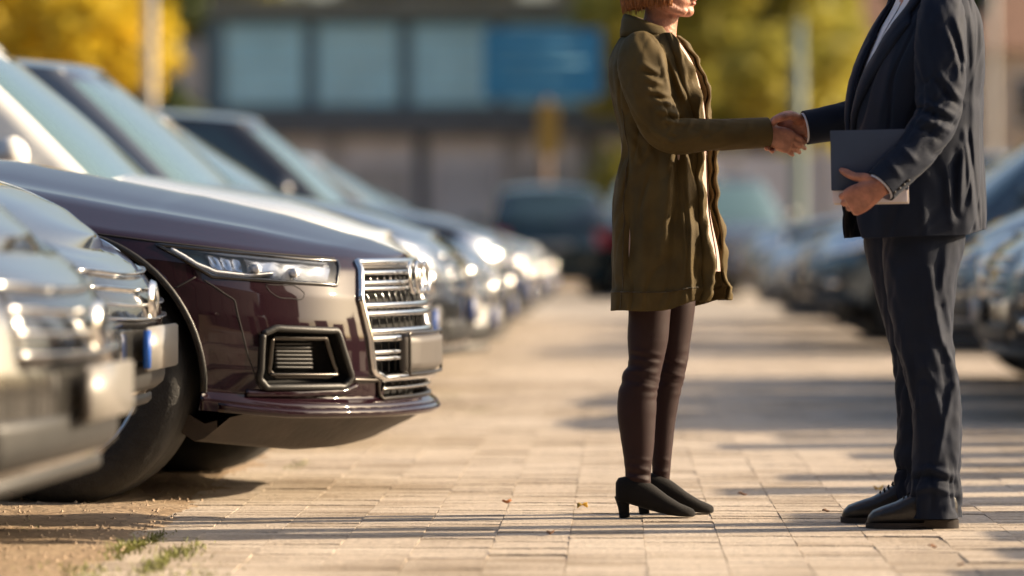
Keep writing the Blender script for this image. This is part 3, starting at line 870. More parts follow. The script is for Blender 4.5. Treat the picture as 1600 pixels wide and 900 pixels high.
def dens(P, closed=True, step=.02):
    out = []; n = len(P)
    for i in range(n if closed else n - 1):
        (a, z), (a2, z2) = P[i], P[(i + 1) % n]
        k = max(1, int(math.hypot((a2 - a) * 1.3, z2 - z) / step))
        out += [(a + (a2 - a) * j / k, z + (z2 - z) * j / k) for j in range(k)]
    if not closed: out.append(P[-1])
    return out
def trim(name, P, r, m, par, off=0, closed=True, flat=1.0, n=8):
    pts = [qp(a, z, off) for a, z in dens(P, closed)]
    if closed: pts.append(pts[0] + Vector((1e-4, 0, 0)))
    mb = MB().tube(pts, [(r, r * flat)] * len(pts), n=n, sub=2, up=(1, 0, .2))
    return mb.obj(name, m, par)
def fill(name, P, off, m, par, rim=None, smooth=True):
    """recessed panel spanning polygon P at offset off, with side walls back to the skin"""
    bm = bmesh.new()
    pts = dens(P, True, .03)
    c = (sum(p[0] for p in pts) / len(pts), sum(p[1] for p in pts) / len(pts))
    rings = [[(a, z, o_) for a, z in pts] for o_ in (.0, off)]
    vs = [[bm.verts.new(qp(a, z, o_)) for a, z, o_ in rg] for rg in rings]
    for k in (.8, .55, .3, .1):
        vs.append([bm.verts.new(qp(c[0] + (a - c[0]) * k, c[1] + (z - c[1]) * k, off)) for a, z in pts])
    n = len(pts)
    for r1, r2 in zip(vs, vs[1:]):
        for i in range(n): bm.faces.new((r1[i], r1[(i + 1) % n], r2[(i + 1) % n], r2[i]))
    bm.faces.new(vs[-1])
    me = bpy.data.meshes.new(name); bm.to_mesh(me); bm.free()
    if smooth: me.polygons.foreach_set('use_smooth', [True] * len(me.polygons))
    return autosmooth(mk(name, me, m, par), 40)
def cover_glass():
    m = bpy.data.materials.new('clear_lens'); m.use_nodes = True; t = m.node_tree
    for n in list(t.nodes):
        if n.type == 'BSDF_PRINCIPLED': t.nodes.remove(n)
    o = t.nodes[0]; tr = t.nodes.new('ShaderNodeBsdfTransparent'); gl = t.nodes.new('ShaderNodeBsdfGlossy'); gl.inputs['Roughness'].default_value = .03
    fr = t.nodes.new('ShaderNodeFresnel'); fr.inputs[0].default_value = 1.5; mx = t.nodes.new('ShaderNodeMixShader')
    t.links.new(fr.outputs[0], mx.inputs[0]); t.links.new(tr.outputs[0], mx.inputs[1]); t.links.new(gl.outputs[0], mx.inputs[2]); t.links.new(mx.outputs[0], o.inputs[0])
    return m
M_lens = cover_glass()
M_refl = mat('lamp_reflector', (.74, .77, .80), .25, metal=.9, bump=.5, bscale=12)
M_drl = mat('white_light_guide', (.85, .87, .9), .25, coat=.5)
M_teal = mat('lamp_inner_blue', (.20, .33, .40), .2, coat=1)
M_dchrome = mat('dark_chrome', (.085, .078, .072), .3, metal=1)
M_louv = mat('louvre', (.02, .019, .019), .5)
for s in (1, -1):
    f = lambda P: [(s * a, z) for a, z in P]
    h = fill('headlight', f(HEADP), -.032, M_teal, aud)
    # reflector bowls and light guides
    def inner(P, off, name, m, r=None):
        mb = MB(); up, lo = P
        g = []
        for i in range(13):
            t = i / 12; a = up[0][0] + (up[1][0] - up[0][0]) * t
            z1 = up[0][1] + (up[1][1] - up[0][1]) * t; a2 = lo[0][0] + (lo[1][0] - lo[0][0]) * t; z2 = lo[0][1] + (lo[1][1] - lo[0][1]) * t
            g.append([qp(s * (a + (a2 - a) * j / 6), z1 + (z2 - z1) * j / 6, off - .012 * math.sin(math.pi * j / 6) * math.sin(math.pi * ((t * 3) % 1))) for j in range(7)])
        mb.grid(g); return mb.obj(name, m, h)
    inner((((.375), .726), (.64, .752)), 0, 'x', M_refl) if False else None
    inner(([(.375, .733), (.62, .764)], [(.405, .672), (.62, .69)]), -.010, 'reflector', M_refl)
    inner(([(.63, .752), (.72, .77)], [(.63, .70), (.70, .712)]), -.018, 'reflector', M_refl)
    trim('light_guide', f([(.80, .775), (.745, .730), (.70, .706), (.62, .694), (.56, .700)]), .0075, M_drl, h, -.004, False)
    trim('light_guide', f([(.78, .782), (.66, .757), (.52, .742), (.39, .730)]), .004, M_drl, h, -.004, False)
    for a, z in ((.60, .716), (.50, .703)):
        mb = MB(); c = qp(s * a, z, -.008); mb.bevbox(c, (.012, .03, .014), .006, Matrix.Rotation(s * R(35), 3, 'Z')); mb.obj('projector_lens', M_drl, h)
    # clear cover
    bm = bmesh.new(); pts = dens(f(HEADP), True, .03); c = (sum(p[0] for p in pts) / len(pts), sum(p[1] for p in pts) / len(pts))
    vs = [[bm.verts.new(qp(c[0] + (a - c[0]) * k, c[1] + (z - c[1]) * k, .003)) for a, z in pts] for k in (1, .8, .6, .4, .2)]
    for r1, r2 in zip(vs, vs[1:]):
        for i in range(len(pts)): bm.faces.new((r1[i], r1[(i + 1) % len(pts)], r2[(i + 1) % len(pts)], r2[i]))
    bm.faces.new(vs[-1]); bmesh.ops.recalc_face_normals(bm, faces=bm.faces)
    me = bpy.data.meshes.new('lens'); bm.to_mesh(me); bm.free(); me.polygons.foreach_set('use_smooth', [True] * len(me.polygons))
    mk('lens', me, M_lens, h)
    trim('gasket', f(HEADP), .0065, M_gloss, h, .001)
    # fog intake
    it = fill('side_intake', f(FOGP), -.075, M_well, aud)
    trim('intake_frame', f(FOGP), .011, M_black, it, .002)
    FIN = [(.575, .505), (.43, .500), (.40, .392), (.42, .378), (.565, .382), (.585, .40)]
    trim('inner_frame', f(FIN), .009, M_dchrome, it, -.02)
    for k in range(7):
        z = .41 + k * .0125
        trim('louvre', f([(.56, z), (.455, z - .002)]), .0048, M_louv, it, -.045, False)
    trim('blade', f([(.585, .392), (.40, .386)]), .006, M_dchrome, it, -.01, False)
    pl = MB(); g = [[qp(s * a, z, -.004 - .03 * (1 - abs(1 - 2 * j / 4))) for j, a in enumerate((.598, .594, .59, .585, .58))] for z in (.385, .42, .46, .505)]
    # seams
    trim('panel_seam', f([(.805, .655), (.752, .690)]), .003, M_seam, aud, -.0012, False)
    trim('panel_seam', f([(.735, .682), (.666, .619), (.655, .53), (.640, .444), (.619, .372), (.60, .345)]), .0026, M_seam, aud, -.0012, False)
    trim('panel_seam', f([(.352, zt(.352) - .004), (.6, zt(.6) - .003), (.838, zt(.838) - .003), (1.0, zt(1.0) - .004), (1.2, zt(1.2) - .004)]), .0034, M_seam, aud, -.0005, False)
    trim('washer_cap', f([(.585, .666), (.51, .662), (.487, .640), (.497, .620), (.555, .626), (.578, .645)]), .0018, M_seam, aud, -.0004)
    # ledge under the intake
    trim('bumper_ledge', f([(.64, .340), (.5, .336), (.37, .338), (.34, .352)]), .009, PAINT['aubergine'], aud, .0, False, flat=1.6)
    # arch trim
    pts = []
    for q in range(41):
        t = math.pi * (-.03 + 1.05 * q / 40); x = Q['xa1'] + .437 * math.cos(t); z = Q['wheel'] + .437 * math.sin(t)
        # find a on the body at that x
        lo_, hi_ = .3, 1.7
        for _ in range(24):
            mid = (lo_ + hi_) / 2
            if body_pt(Q, mid, min(1, max(0, body_v(Q, mid, z)))).x > x: lo_ = mid
            else: hi_ = mid
        p = body_pt(Q, lo_, min(1, max(0, body_v(Q, lo_, z)))); pts.append(Vector((x, -s * abs(p.y) + s * .004, z)))
    MB().tube(pts, [(.011, .008)] * len(pts), n=8, sub=1).obj('arch_trim', M_black, aud)
# grille
gr = fill('grille', GRP, -.06, M_well, aud)
trim('grille_frame', GRP, .0125, M_chrome, gr, .004)
for z, r in [(.700, .0055), (.668, .0055), (.650, .0045), (.598, .0065), (.572, .0065), (.517, .007), (.494, .007), (.452, .005), (.432, .005)]:
    w = interp(z, [(.372, .25), (.392, .288), (.62, .318), (.728, .282)])
    trim('grille_bar', [(-w, z), (w, z)], r, M_chrome, gr, -.004, False, flat=1.5)
for k in range(-9, 10):
    a = k * .033
    trim('grille_rib', [(a, .38), (a, .722)], .0026, M_gloss, gr, -.025, False)
trim('grille_band', [(-.28, .718), (.28, .718)], .010, M_dchrome, gr, -.008, False)
eb = empty('emblem'); eb.parent = aud
for k in range(4):
    yc = (k - 1.5) * .068; a = math.asin(min(1, abs(yc) / Q['W'])) * 2 / math.pi * (-1 if yc > 0 else 1)
    c = qp(a, .676, .014); mb = MB(); rings = []
    for i in range(36):
        t = 2 * math.pi * i / 36
        rings.append([c + Vector((-.10 * (.047 * math.sin(t)) + .006 * math.sin(u) + (.004 if k % 2 else 0), (.047 + .0075 * math.cos(u)) * math.cos(t), (.047 + .0075 * math.cos(u)) * math.sin(t))) for u in [2 * math.pi * j / 10 for j in range(10)]])
    mb.grid(rings, closed_u=True, closed_v=True); mb.obj('emblem_ring', M_chrome, eb)
mk('number_plate', patch(Q, -.165, .165, body_v(Q, 0, .385), body_v(Q, 0, .503), .030, 16, 8, name='number_plate'), M_pholder, aud)
trim('plate_rim', [(-.167, .383), (.167, .383), (.167, .505), (-.167, .505)], .005, M_dchrome, aud, .026)
lw = fill('lower_grille', LOWP, -.05, M_well, aud)
trim('grille_bar', [(-.24, .338), (.24, .338)], .0055, M_chrome, lw, 0, False)
for k in range(-6, 7): trim('grille_rib', [(k * .036, .316), (k * .036, .36)], .003, M_dchrome, lw, -.015, False)
trim('lower_trim', [(-.36, .372), (-.27, .366), (-.245, .305), (.245, .305), (.27, .366), (.36, .372)], .007, M_dchrome, aud, .003, False)
mk('front_lip', patch(Q, -.72, .72, 0, .055, .012, 60, 3, name='front_lip'), PAINT['aubergine'], aud)
# undertray below the lip
ut = MB(); rows = []
for i in range(31):
    y = -.80 + 1.60 * i / 30; aa = math.asin(min(1, abs(y) / (Q['W'] * .975))) * 2 / math.pi
    xf = body_pt(Q, aa, .02).x; zf = body_pt(Q, aa, .02).z; dz = .05 * (abs(y) / .8) ** 3
    rows.append([Vector((x, y, z)) for x, z in ((xf - .02, zf), (min(xf - .09, -.1), .215 + dz), (min(xf - .17, -.24), .150 + dz), (min(xf - .2, -.34), .142 + dz), (-.60, .165 + dz), (-.66, .32))])
for k in (0, -1):
    c = sum(rows[k], Vector()) / 6; ut.grid([rows[k], [c] * 6])
ut.grid(rows); ut.obj('undertray', mat('undertray', (.032, .024, .019), .6, var=.3, vscale=10, bump=.3, bscale=30), aud)
# ---------------------------------------------------------------- people
M_skin = mat('skin', (.40, .185, .12), .48, var=.28, vscale=38, bump=.3, bscale=110, sss=.12)
M_skin2 = mat('skin_ruddy', (.36, .15, .095), .48, var=.28, vscale=38, bump=.3, bscale=110, sss=.12)
M_nail = mat('nail', (.62, .34, .26), .25)
def weave(name, c, rough=.8, sheen=.3, bump=.25, scale=900, var=.12, crease=0, csc=16):
    new = name not in MATS
    m = mat(name, c, rough, sheen=sheen, bump=bump, bscale=scale, var=var, vscale=14, spec=.25)
    if new and crease:
        t = m.node_tree; L = t.links.new; b = t.nodes['Principled BSDF']; bp = [n for n in t.nodes if n.type == 'BUMP'][0]
        tc = [n for n in t.nodes if n.type == 'TEX_COORD'][0]
        n = t.nodes.new('ShaderNodeTexNoise'); n.inputs['Scale'].default_value = csc; n.inputs['Detail'].default_value = 2; n.inputs['Distortion'].default_value = 1.2
        L(tc.outputs['Object'], n.inputs[0])
        s1 = t.nodes.new('ShaderNodeMath'); s1.operation = 'SUBTRACT'; s1.inputs[1].default_value = .5
        s2 = t.nodes.new('ShaderNodeMath'); s2.operation = 'ABSOLUTE'; s3 = t.nodes.new('ShaderNodeMapRange'); s3.inputs[2].default_value = .12
        L(n.outputs[0], s1.inputs[0]); L(s1.outputs[0], s2.inputs[0]); L(s2.outputs[0], s3.inputs[0])
        b2 = t.nodes.new('ShaderNodeBump'); b2.inputs['Strength'].default_value = crease; b2.inputs['Distance'].default_value = .012
        L(s3.outputs[0], b2.inputs['Height']); L(bp.outputs[0], b2.inputs['Normal']); L(b2.outputs[0], b.inputs['Normal'])
    return m
M_coat = weave('olive_cotton', (.074, .050, .0150), .75, .0, .2, 420, .22)
M_lining = weave('olive_facing', (.20, .145, .045), .7, .1, .2, 420, .15)
M_blouse = weave('blush_blouse', (.46, .33, .29), .75, .1, .1, 500, .08)
M_legg = weave('plum_leggings', (.022, .0078, .0082), .62, .03, .15, 700, .15)
M_suede = weave('black_suede', (.008, .007, .007), .9, .1, .2, 300, .2)
M_suit = weave('navy_suit', (.0036, .0082, .0225), .75, .07, .15, 900, .12)
M_shirt = weave('pale_shirt', (.62, .62, .68), .7, .0, .05, 500, .04)
M_leather = mat('black_leather', (.011, .009, .009), .38, bump=.25, bscale=70, coat=.15, var=.2)
M_sole = mat('shoe_sole', (.03, .02, .015), .7, var=.2)
M_hair = mat('copper_hair', (.34, .13, .04), .45, var=.45, vscale=60, stretch=(6, 6, .35), bump=.6, bscale=120)
M_hair2 = mat('brown_hair', (.06, .035, .02), .5, var=.4, vscale=60, stretch=(6, 6, .4), bump=.6, bscale=120)
M_eye = mat('eye', (.75, .73, .7), .15, coat=1)
M_iris = mat('iris', (.04, .06, .07), .15, coat=1)
M_lip = mat('lips', (.42, .14, .11), .4)
M_button = mat('button', (.03, .026, .024), .45)

def sol(o, t=.006, off=-1):
    m = o.modifiers.new('thickness', 'SOLIDIFY'); m.thickness = t; m.offset = off
    return o

class Fig:
    def __init__(s, phi, sign):
        s.f = Vector((sign * math.cos(phi), -math.sin(phi), 0)); s.l = Vector((-s.f.y, s.f.x, 0)); s.phi = phi
    def half(s, hx, b): return math.sqrt(max(1e-4, hx * hx - (b * math.sin(s.phi)) ** 2)) / math.cos(s.phi)
    def pt(s, c, a, b, th, ex=2.3):
        ca, sa = math.cos(th), math.sin(th)
        ca = math.copysign(abs(ca) ** (2 / ex), ca); sa = math.copysign(abs(sa) ** (2 / ex), sa)
        return c + s.f * (a * ca) + s.l * (b * sa)

def levels(fig, L, Y, sub=5):
    """L rows (py, x_left, x_right, half width, opening degrees) -> dense list of (centre, a, b, opening)"""
    out = []; m = len(L)
    for i in range(m - 1):
        r = [L[max(i - 1, 0)], L[i], L[i + 1], L[min(i + 2, m - 1)]]
        for k in range(sub + (1 if i == m - 2 else 0)):
            t = k / sub
            q = [.5 * (2 * b + (c - a) * t + (2 * a - 5 * b + 4 * c - d) * t * t + (3 * b - a - 3 * c + d) * t ** 3) for a, b, c, d in zip(*r)]
            p1, p2 = at(q[1], q[0], Y), at(q[2], q[0], Y)
            out.append(((p1 + p2) / 2, fig.half((p2.x - p1.x) / 2, q[3]), q[3], R(q[4])))
    return out

def open_shell(fig, LV, n, disp, inset=0, ex=2.3, close=False):
    mb = MB(); P = []
    for c, a, b, op in LV:
        row = []
        for j in range(n + 1):
            th = op + (2 * math.pi - 2 * op) * j / n if not close else 2 * math.pi * j / n
            d = disp(th, c.z, op) - inset
            p = fig.pt(c, a + d, b + d, th, ex); row.append(p)
        P.append(row)
    mb.grid(P); return mb, P

def finger(mb, base, dirv, nrm, lens, curls, rad, n=10):
    """bends towards -nrm"""
    p = Vector(base); d = Vector(dirv).normalized(); nn = Vector(nrm).normalized(); pts = [p.copy()]
    ax = d.cross(nn).normalized()
    for l, c in zip(lens, curls):
        d = Matrix.Rotation(R(-c), 3, ax) @ d
        pts.append(pts[-1] + d * l * .5); pts.append(pts[-1] + d * l * .5)
    rr = []
    m = len(pts)
    for i in range(m): rr.append(rad * (1 - .28 * i / (m - 1)) * (1.06 if i % 2 == 0 else .96))
    pts.append(pts[-1] + d * rad * .55); rr.append(rad * .38)
    mb.tube(pts, rr, n=n, sub=3); return pts, d

def hand(mb, wrist, X, T, N, sc, fdir, curls, thumb=None, frad=.0085, spread=.0):
    X, T, N = Vector(X).normalized(), Vector(T).normalized(), Vector(N).normalized(); w = Vector(wrist)
    mb.tube([w - X * .012, w, w + X * .03 * sc, w + X * .06 * sc, w + X * .088 * sc, w + X * .097 * sc], [(.024 * sc, .021 * sc), (.026 * sc, .02 * sc), (.034 * sc, .019 * sc), (.040 * sc, .0165 * sc), (.039 * sc, .0125 * sc), (.03 * sc, .008 * sc)], n=18, sub=3, up=T, expo=2.6)
    tips = []
    for i, (o, ll) in enumerate(((.0285, .95), (.0095, 1.05), (-.0095, 1.0), (-.0275, .8))):
        cu = curls[i] if isinstance(curls[0], (list, tuple)) else curls
        fd = Vector(fdir) + T * spread * (1.5 - i)
        tips.append(finger(mb, w + X * (.084 - .004 * abs(i - 1)) * sc + T * o * sc, fd, N, [.043 * sc * ll, .027 * sc * ll, .021 * sc * ll], cu, frad * sc * (1 if i < 3 else .88)))
    if thumb:
        pts = [Vector(p) for p in thumb]
        mb.tube(pts, [.0165 * sc, .0135 * sc, .0115 * sc, .0105 * sc, .005 * sc][:len(pts)] if len(pts) == 5 else [.015 * sc] * (len(pts) - 1) + [.006], n=12, sub=4)
    return tips

def head(mb, c, f, sc=1.0):
    """head about centre c (eye height), facing f"""
    f = Vector(f).normalized(); l = Vector((-f.y, f.x, 0)).normalized(); u = f.cross(l)
    Rm = Matrix((f, l, u)).transposed(); W_ = lambda x, y, z: Vector(c) + Rm @ Vector((x * sc, y * sc, z * sc))
    mb.ell(W_(-.012, 0, .035), (.098 * sc, .077 * sc, .09 * sc), Rm)
    mb.ell(W_(.018, 0, -.03), (.068 * sc, .064 * sc, .075 * sc), Rm)
    mb.ell(W_(.034, 0, -.062), (.050 * sc, .050 * sc, .040 * sc), Rm)
    mb.ell(W_(.066, 0, -.094), (.021 * sc, .025 * sc, .018 * sc), Rm)
    mb.tube([W_(-.03, .055, -.03), W_(.0, .056, -.07), W_(.06, .02, -.098)], [.016 * sc, .016 * sc, .014 * sc], n=10)
    mb.tube([W_(-.03, -.055, -.03), W_(.0, -.056, -.07), W_(.06, -.02, -.098)], [.016 * sc, .016 * sc, .014 * sc], n=10)
    mb.tube([W_(.078, 0, .012), W_(.094, 0, -.012), W_(.107, 0, -.034), W_(.094, 0, -.044)], [.009 * sc, .011 * sc, .0125 * sc, .008 * sc], n=10)
    mb.ell(W_(.093, .009, -.038), (.010 * sc, .007 * sc, .007 * sc), Rm); mb.ell(W_(.093, -.009, -.038), (.010 * sc, .007 * sc, .007 * sc), Rm)
    mb.ell(W_(.083, 0, -.061), (.012 * sc, .022 * sc, .0065 * sc), Rm); mb.ell(W_(.080, 0, -.073), (.012 * sc, .019 * sc, .0075 * sc), Rm)
    for s in (1, -1):
        mb.ell(W_(.052, s * .036, -.028), (.03 * sc, .026 * sc, .026 * sc), Rm)
        mb.tube([W_(.080, s * .012, .026), W_(.078, s * .034, .030), W_(.058, s * .056, .022)], [.009 * sc, .009 * sc, .007 * sc], n=8)
        mb.ell(W_(-.012, s * .076, -.012), (.018 * sc, .008 * sc, .030 * sc), Rm)
    return W_, Rm

def head_extras(par, base, W_, Rm, sc=1.0):
    for s in (1, -1):
        e = MB().ell(W_(.066, s * .031, .004), (.0125 * sc,) * 3, n=14, m=10).obj('eye', M_eye, par, base=base)
        MB().ell(W_(.0755, s * .031, .004), (.0035 * sc, .006 * sc, .006 * sc), Rm, n=12, m=8).obj('iris', M_iris, e, base=base)
    lp = MB(); lp.ell(W_(.0855, 0, -.0615), (.0105 * sc, .0205 * sc, .0052 * sc), Rm); lp.ell(W_(.0825, 0, -.0725), (.0105 * sc, .0175 * sc, .0062 * sc), Rm)
    lp.obj('lips', M_lip, par, base=base)

def strokes(mb, ST, Yc, w0=5.0):
    """raise folds along lines: (amplitude m, half width px, points...) on the side nearer the camera"""
    segs = []
    for amp, w, *P in ST:
        P = [P[i:i + 2] for i in range(0, len(P), 2)]; n = len(P) - 1
        for k in range(n): segs.append((amp, w, P[k], P[k + 1], k / n, (k + 1) / n))
    for i, v in enumerate(mb.v):
        if v[1] > Yc: continue
        px = 960 + F * v[0] / v[1]; py = 370 - F * (v[2] - CZ) / v[1]; best = {}
        for amp, w, a, b, t0, t1 in segs:
            if not (min(a[0], b[0]) - 3 * w < px < max(a[0], b[0]) + 3 * w and min(a[1], b[1]) - 3 * w < py < max(a[1], b[1]) + 3 * w): continue
            dx, dy = b[0] - a[0], b[1] - a[1]; t = ((px - a[0]) * dx + (py - a[1]) * dy) / (dx * dx + dy * dy + 1e-6); t = min(1, max(0, t))
            d = math.hypot(px - a[0] - t * dx, py - a[1] - t * dy); tt = t0 + (t1 - t0) * t
            h = amp * math.exp(-(d / w) ** 2) * (math.sin(math.pi * (.12 + .76 * tt)) ** .6)
            key = (amp, w, t0 == 0, id(a)); best[key] = h if abs(h) > abs(best.get(key, 0)) else best[key]
        if best:
            pos = max([0] + list(best.values())); neg = min([0] + list(best.values()))
            mb.v[i] = (v[0], v[1] - pos - neg, v[2])
# ================= the woman
WY = 11.6
Wf = Fig(R(11), 1)
wb = Vector((at(1030, 806, WY).x, WY, 0))
LV = [(483, 957, 1127, .215, 37), (450, 956, 1132, .218, 36), (400, 955, 1130, .212, 33), (340, 957, 1119, .20, 31), (290, 961, 1115, .188, 30), (240, 966, 1113, .176, 30),
      (200, 963, 1112, .176, 30), (165, 956, 1108, .188, 31), (130, 951, 1100, .195, 29), (100, 953, 1090, .185, 34), (82, 959, 1080, .16, 40), (66, 967, 1069, .118, 45), (54, 976, 1060, .085, 50)]
WL = levels(Wf, LV, WY, 9)
def coat_disp(th, z, op):
    e = min(abs(th - op), abs(2 * math.pi - op - th))
    d = 0
    sk = sstep(1.12, .7, z)
    d += sk * .011 * math.sin(th * 5 + 2.2 * nz(z * 1.5, th)) * (.5 + nz(th * 1.3, 3)) 
    d += .010 * nz(math.cos(th) * 2.2 + 5, math.sin(th) * 2.2, z * 3.2)
    d += .006 * nz(math.cos(th) * 4 + z * 5, math.sin(th) * 4, z * 8 + 4)
    r = nz(math.cos(th) * 3 - z * 4, math.sin(th) * 3, z * 6 + 9); d -= .008 * (1 - min(1, abs(r) * 5)) * .7
    # gathered waist
    d -= .010 * math.exp(-((z - 1.06) / .03) ** 2) * (.6 + nz(th * 6))
    # hem band
    d += .004 if z < .655 else 0
    # crumpled front edges
    k = math.exp(-e / .22)
    d += k * (.020 * nz(z * 9, th * 2, 7) + .014 * nz(z * 22, th * 5, 1)) + (.012 * k if th > math.pi else 0)
    return d
coat, CP = open_shell(Wf, WL, 250, coat_disp)
# uneven hem and front
for i in range(len(coat.v)):
    p = Vector(coat.v[i])
    if p.z < .70:
        k = sstep(.70, .60, p.z); fr = (p - Vector((at(1040, 0, WY).x, WY, 0))).dot(Wf.f)
        p.z += k * (.028 * sstep(.02, .14, fr) + .008 * nz(p.x * 9, p.y * 9)); coat.v[i] = tuple(p)
def sleeve_disp(k, seed, elbow=.5, amp=.006):
    def f(a, L, t, p):
        end = 1 - sstep(.86, .97, t)
        w = .22 + 1.0 * math.exp(-((t - elbow) / .15) ** 2) + .3 * math.exp(-((t - .2) / .1) ** 2)
        s = nz(L * 13 + 1.2 * math.cos(a), math.cos(a) * .9 + seed, math.sin(a) * .9)
        r = 1 - min(1, abs(nz(L * 11 - 1.6 * math.sin(a + 1), math.cos(a) * .8 + seed + 5, math.sin(a) * .8)) * 5)
        r2 = 1 - min(1, abs(nz(L * 17 + 2.2 * math.sin(a + seed), math.cos(a) * .6 + seed + 11, math.sin(a) * .6)) * 6)
        return end * amp * (w * s * 1.3 - w * r * 1.3 - w * r2 * .9) + .003 * nz(L * 6, math.cos(a) + seed, math.sin(a)) * end
    return f
def soften(me, zmin, it=8):
    bm = bmesh.new(); bm.from_mesh(me); vs = [v for v in bm.verts if v.co.z > zmin]
    for _ in range(it): bmesh.ops.smooth_vert(bm, verts=vs, factor=.5, use_axis_x=True, use_axis_y=True, use_axis_z=True)
    bm.to_mesh(me); bm.free()
ns = [at(x, y, Y) for x, y, Y in ((998, 64, 11.47), (1000, 74, 11.44), (1003, 98, 11.41), (1010, 140, 11.385), (1026, 183, 11.37), (1050, 211, 11.37), (1098, 211, 11.38), (1150, 210, 11.40), (1199, 207, 11.43))]
coat.tube(ns, [(.03, .03), (.055, .05), (.070, .066), (.067, .064), (.062, .060), (.055, .056), (.047, .047), (.045, .045), (.043, .042)], n=64, sub=16, disp=sleeve_disp(1, 2, .55, .0045), caps=False)
fs = [at(x, y, Y) for x, y, Y in ((1010, 66, 11.72), (1012, 78, 11.76), (1016, 110, 11.79), (1016, 170, 11.81), (1012, 240, 11.83), (1030, 310, 11.83), (1056, 372, 11.81))]
coat.tube(fs, [(.03, .03), (.055, .05), (.066, .06), (.062, .06), (.055, .055), (.047, .047), (.043, .043)], n=24, sub=6, disp=sleeve_disp(1, 9), caps=False)
# collar: stands at the nape and folds over towards the front
cg = []
c0, a0, b0, _ = WL[-4]
for i in range(49):
    th = R(48) + (2 * math.pi - 2 * R(48)) * i / 48
    back = sstep(0, 1, (1 - math.cos(th - 0)) / 2)
    row = []
    for j, (k, r) in enumerate(((0, .006), (.5, -.002), (1.0, -.004), (1.06, .002), (.8, .010), (.35, .016), (.05, .018))):
        zt_ = .026 + .040 * back
        row.append(Wf.pt(c0 + Vector((0, 0, -.006 + zt_ * k)) - Wf.f * .006 * k, a0 * .88 + r + .004 * nz(th * 3, j), b0 * .92 + r, th, 2.1))
    cg.append(row)
coat.grid(cg)
# lapels / front facings that fold back and catch the sun
for s in (1, -1):
    g = []
    m = len(WL)
    for i in range(m):
        c, a, b, op = WL[i]
        wl = .20 + .16 * math.exp(-((c.z - 1.27) / .07) ** 2) + .05 * nz(c.z * 7, s)
        row = []
        for j in range(9):
            t = j / 8; th = (op - .05 + wl * t) * s
            o = .007 + .016 * math.sin(math.pi * min(1, t * 1.02)) ** .7 * (.75 + .7 * nz(c.z * 13, s * 2, t)) + .008 * nz(c.z * 26 + t * 3, s, 4)
            if j == 8: o = -.002
            d = coat_disp(th % (2 * math.pi), c.z, op)
            p = Wf.pt(c, a + d + o, b + d + o, th)
            if p.z < .70: p.z += .024 * sstep(.70, .60, p.z)
            row.append(p)
        g.append(row)
    coat.grid(g)
strokes(coat, [
    (.010, 4, 1003, 100, 1024, 112), (.010, 4, 1008, 122, 1034, 131), (.009, 4, 1012, 141, 1042, 149), (.010, 4, 1024, 156, 1052, 164), (.011, 4.5, 1030, 172, 1060, 180), (.009, 4, 1040, 187, 1070, 194),
    (-.008, 3.5, 1006, 111, 1029, 121), (-.008, 3.5, 1016, 149, 1046, 157), (-.008, 3.5, 1030, 181, 1064, 187),
    (.008, 4, 1080, 186, 1072, 206), (.007, 4, 1104, 187, 1094, 208), (.006, 4, 1136, 187, 1128, 204), (.006, 4, 1172, 187, 1166, 205), (.007, 4, 1050, 196, 1036, 222), (.007, 5, 985, 120, 1000, 180), (.006, 4, 1020, 205, 1050, 226),
    (.011, 5, 1032, 84, 1040, 110, 1050, 148), (.010, 5, 1046, 94, 1058, 126, 1074, 164), (.009, 4, 1062, 118, 1072, 150, 1083, 184), (-.009, 4, 1040, 92, 1050, 128, 1062, 166),
    (.012, 8, 1048, 238, 1044, 300, 1034, 400), (-.009, 6, 1058, 240, 1056, 320, 1050, 420), (.010, 8, 972, 262, 968, 340, 973, 462), (.009, 9, 1010, 300, 1004, 380, 1008, 470), (-.008, 8, 990, 290, 986, 380, 990, 470),
    (.013, 4, 1072, 240, 1074, 300, 1080, 360, 1078, 420, 1084, 468), (.010, 4, 1066, 330, 1072, 390, 1070, 466), (.006, 5, 975, 210, 990, 226, 1000, 250), (.006, 5, 985, 200, 1010, 222, 1024, 250), (.005, 3, 985, 300, 1000, 320), (.007, 4, 1086, 398, 1098, 412)], 11.62)
coat_shell_v = [Vector(q) for q in coat.v[:len(WL) * 251]]
person_w = None
# body (skin) in one surface
sk = MB()
hc = at(1036, -29, 11.58)
Ww, Rw = head(sk, hc, (.985, -.10, .06), .98)
sk.tube([at(1028, 110, WY), at(1027, 70, WY), at(1032, 32, WY), at(1040, -5, WY)], [(.07, .085), (.056, .062), (.050, .052), (.052, .052)], n=20)
tor = []
for c, a, b, op in WL[::6]:
    tor.append([Wf.pt(c, a - .035, b - .035, 2 * math.pi * j / 24, 2.1) for j in range(24)])
sk.loft([r for r in tor if r[0].z > .8 and r[0].z < 1.40])
NL = [(430, 1015, 40), (480, 1015, 35), (530, 1012, 33.5), (570, 1008, 28.5), (605, 998, 31.5), (645, 995, 32), (700, 997, 26), (735, 997, 21.5), (758, 997, 20.5), (774, 998, 18)]
FL = [(430, 1052, 38), (480, 1056, 32), (530, 1052, 29), (560, 1050, 27), (600, 1042, 26), (650, 1036, 22), (700, 1034, 18), (740, 1033, 15), (758, 1031, 16), (772, 1031, 16)]
legs = MB()
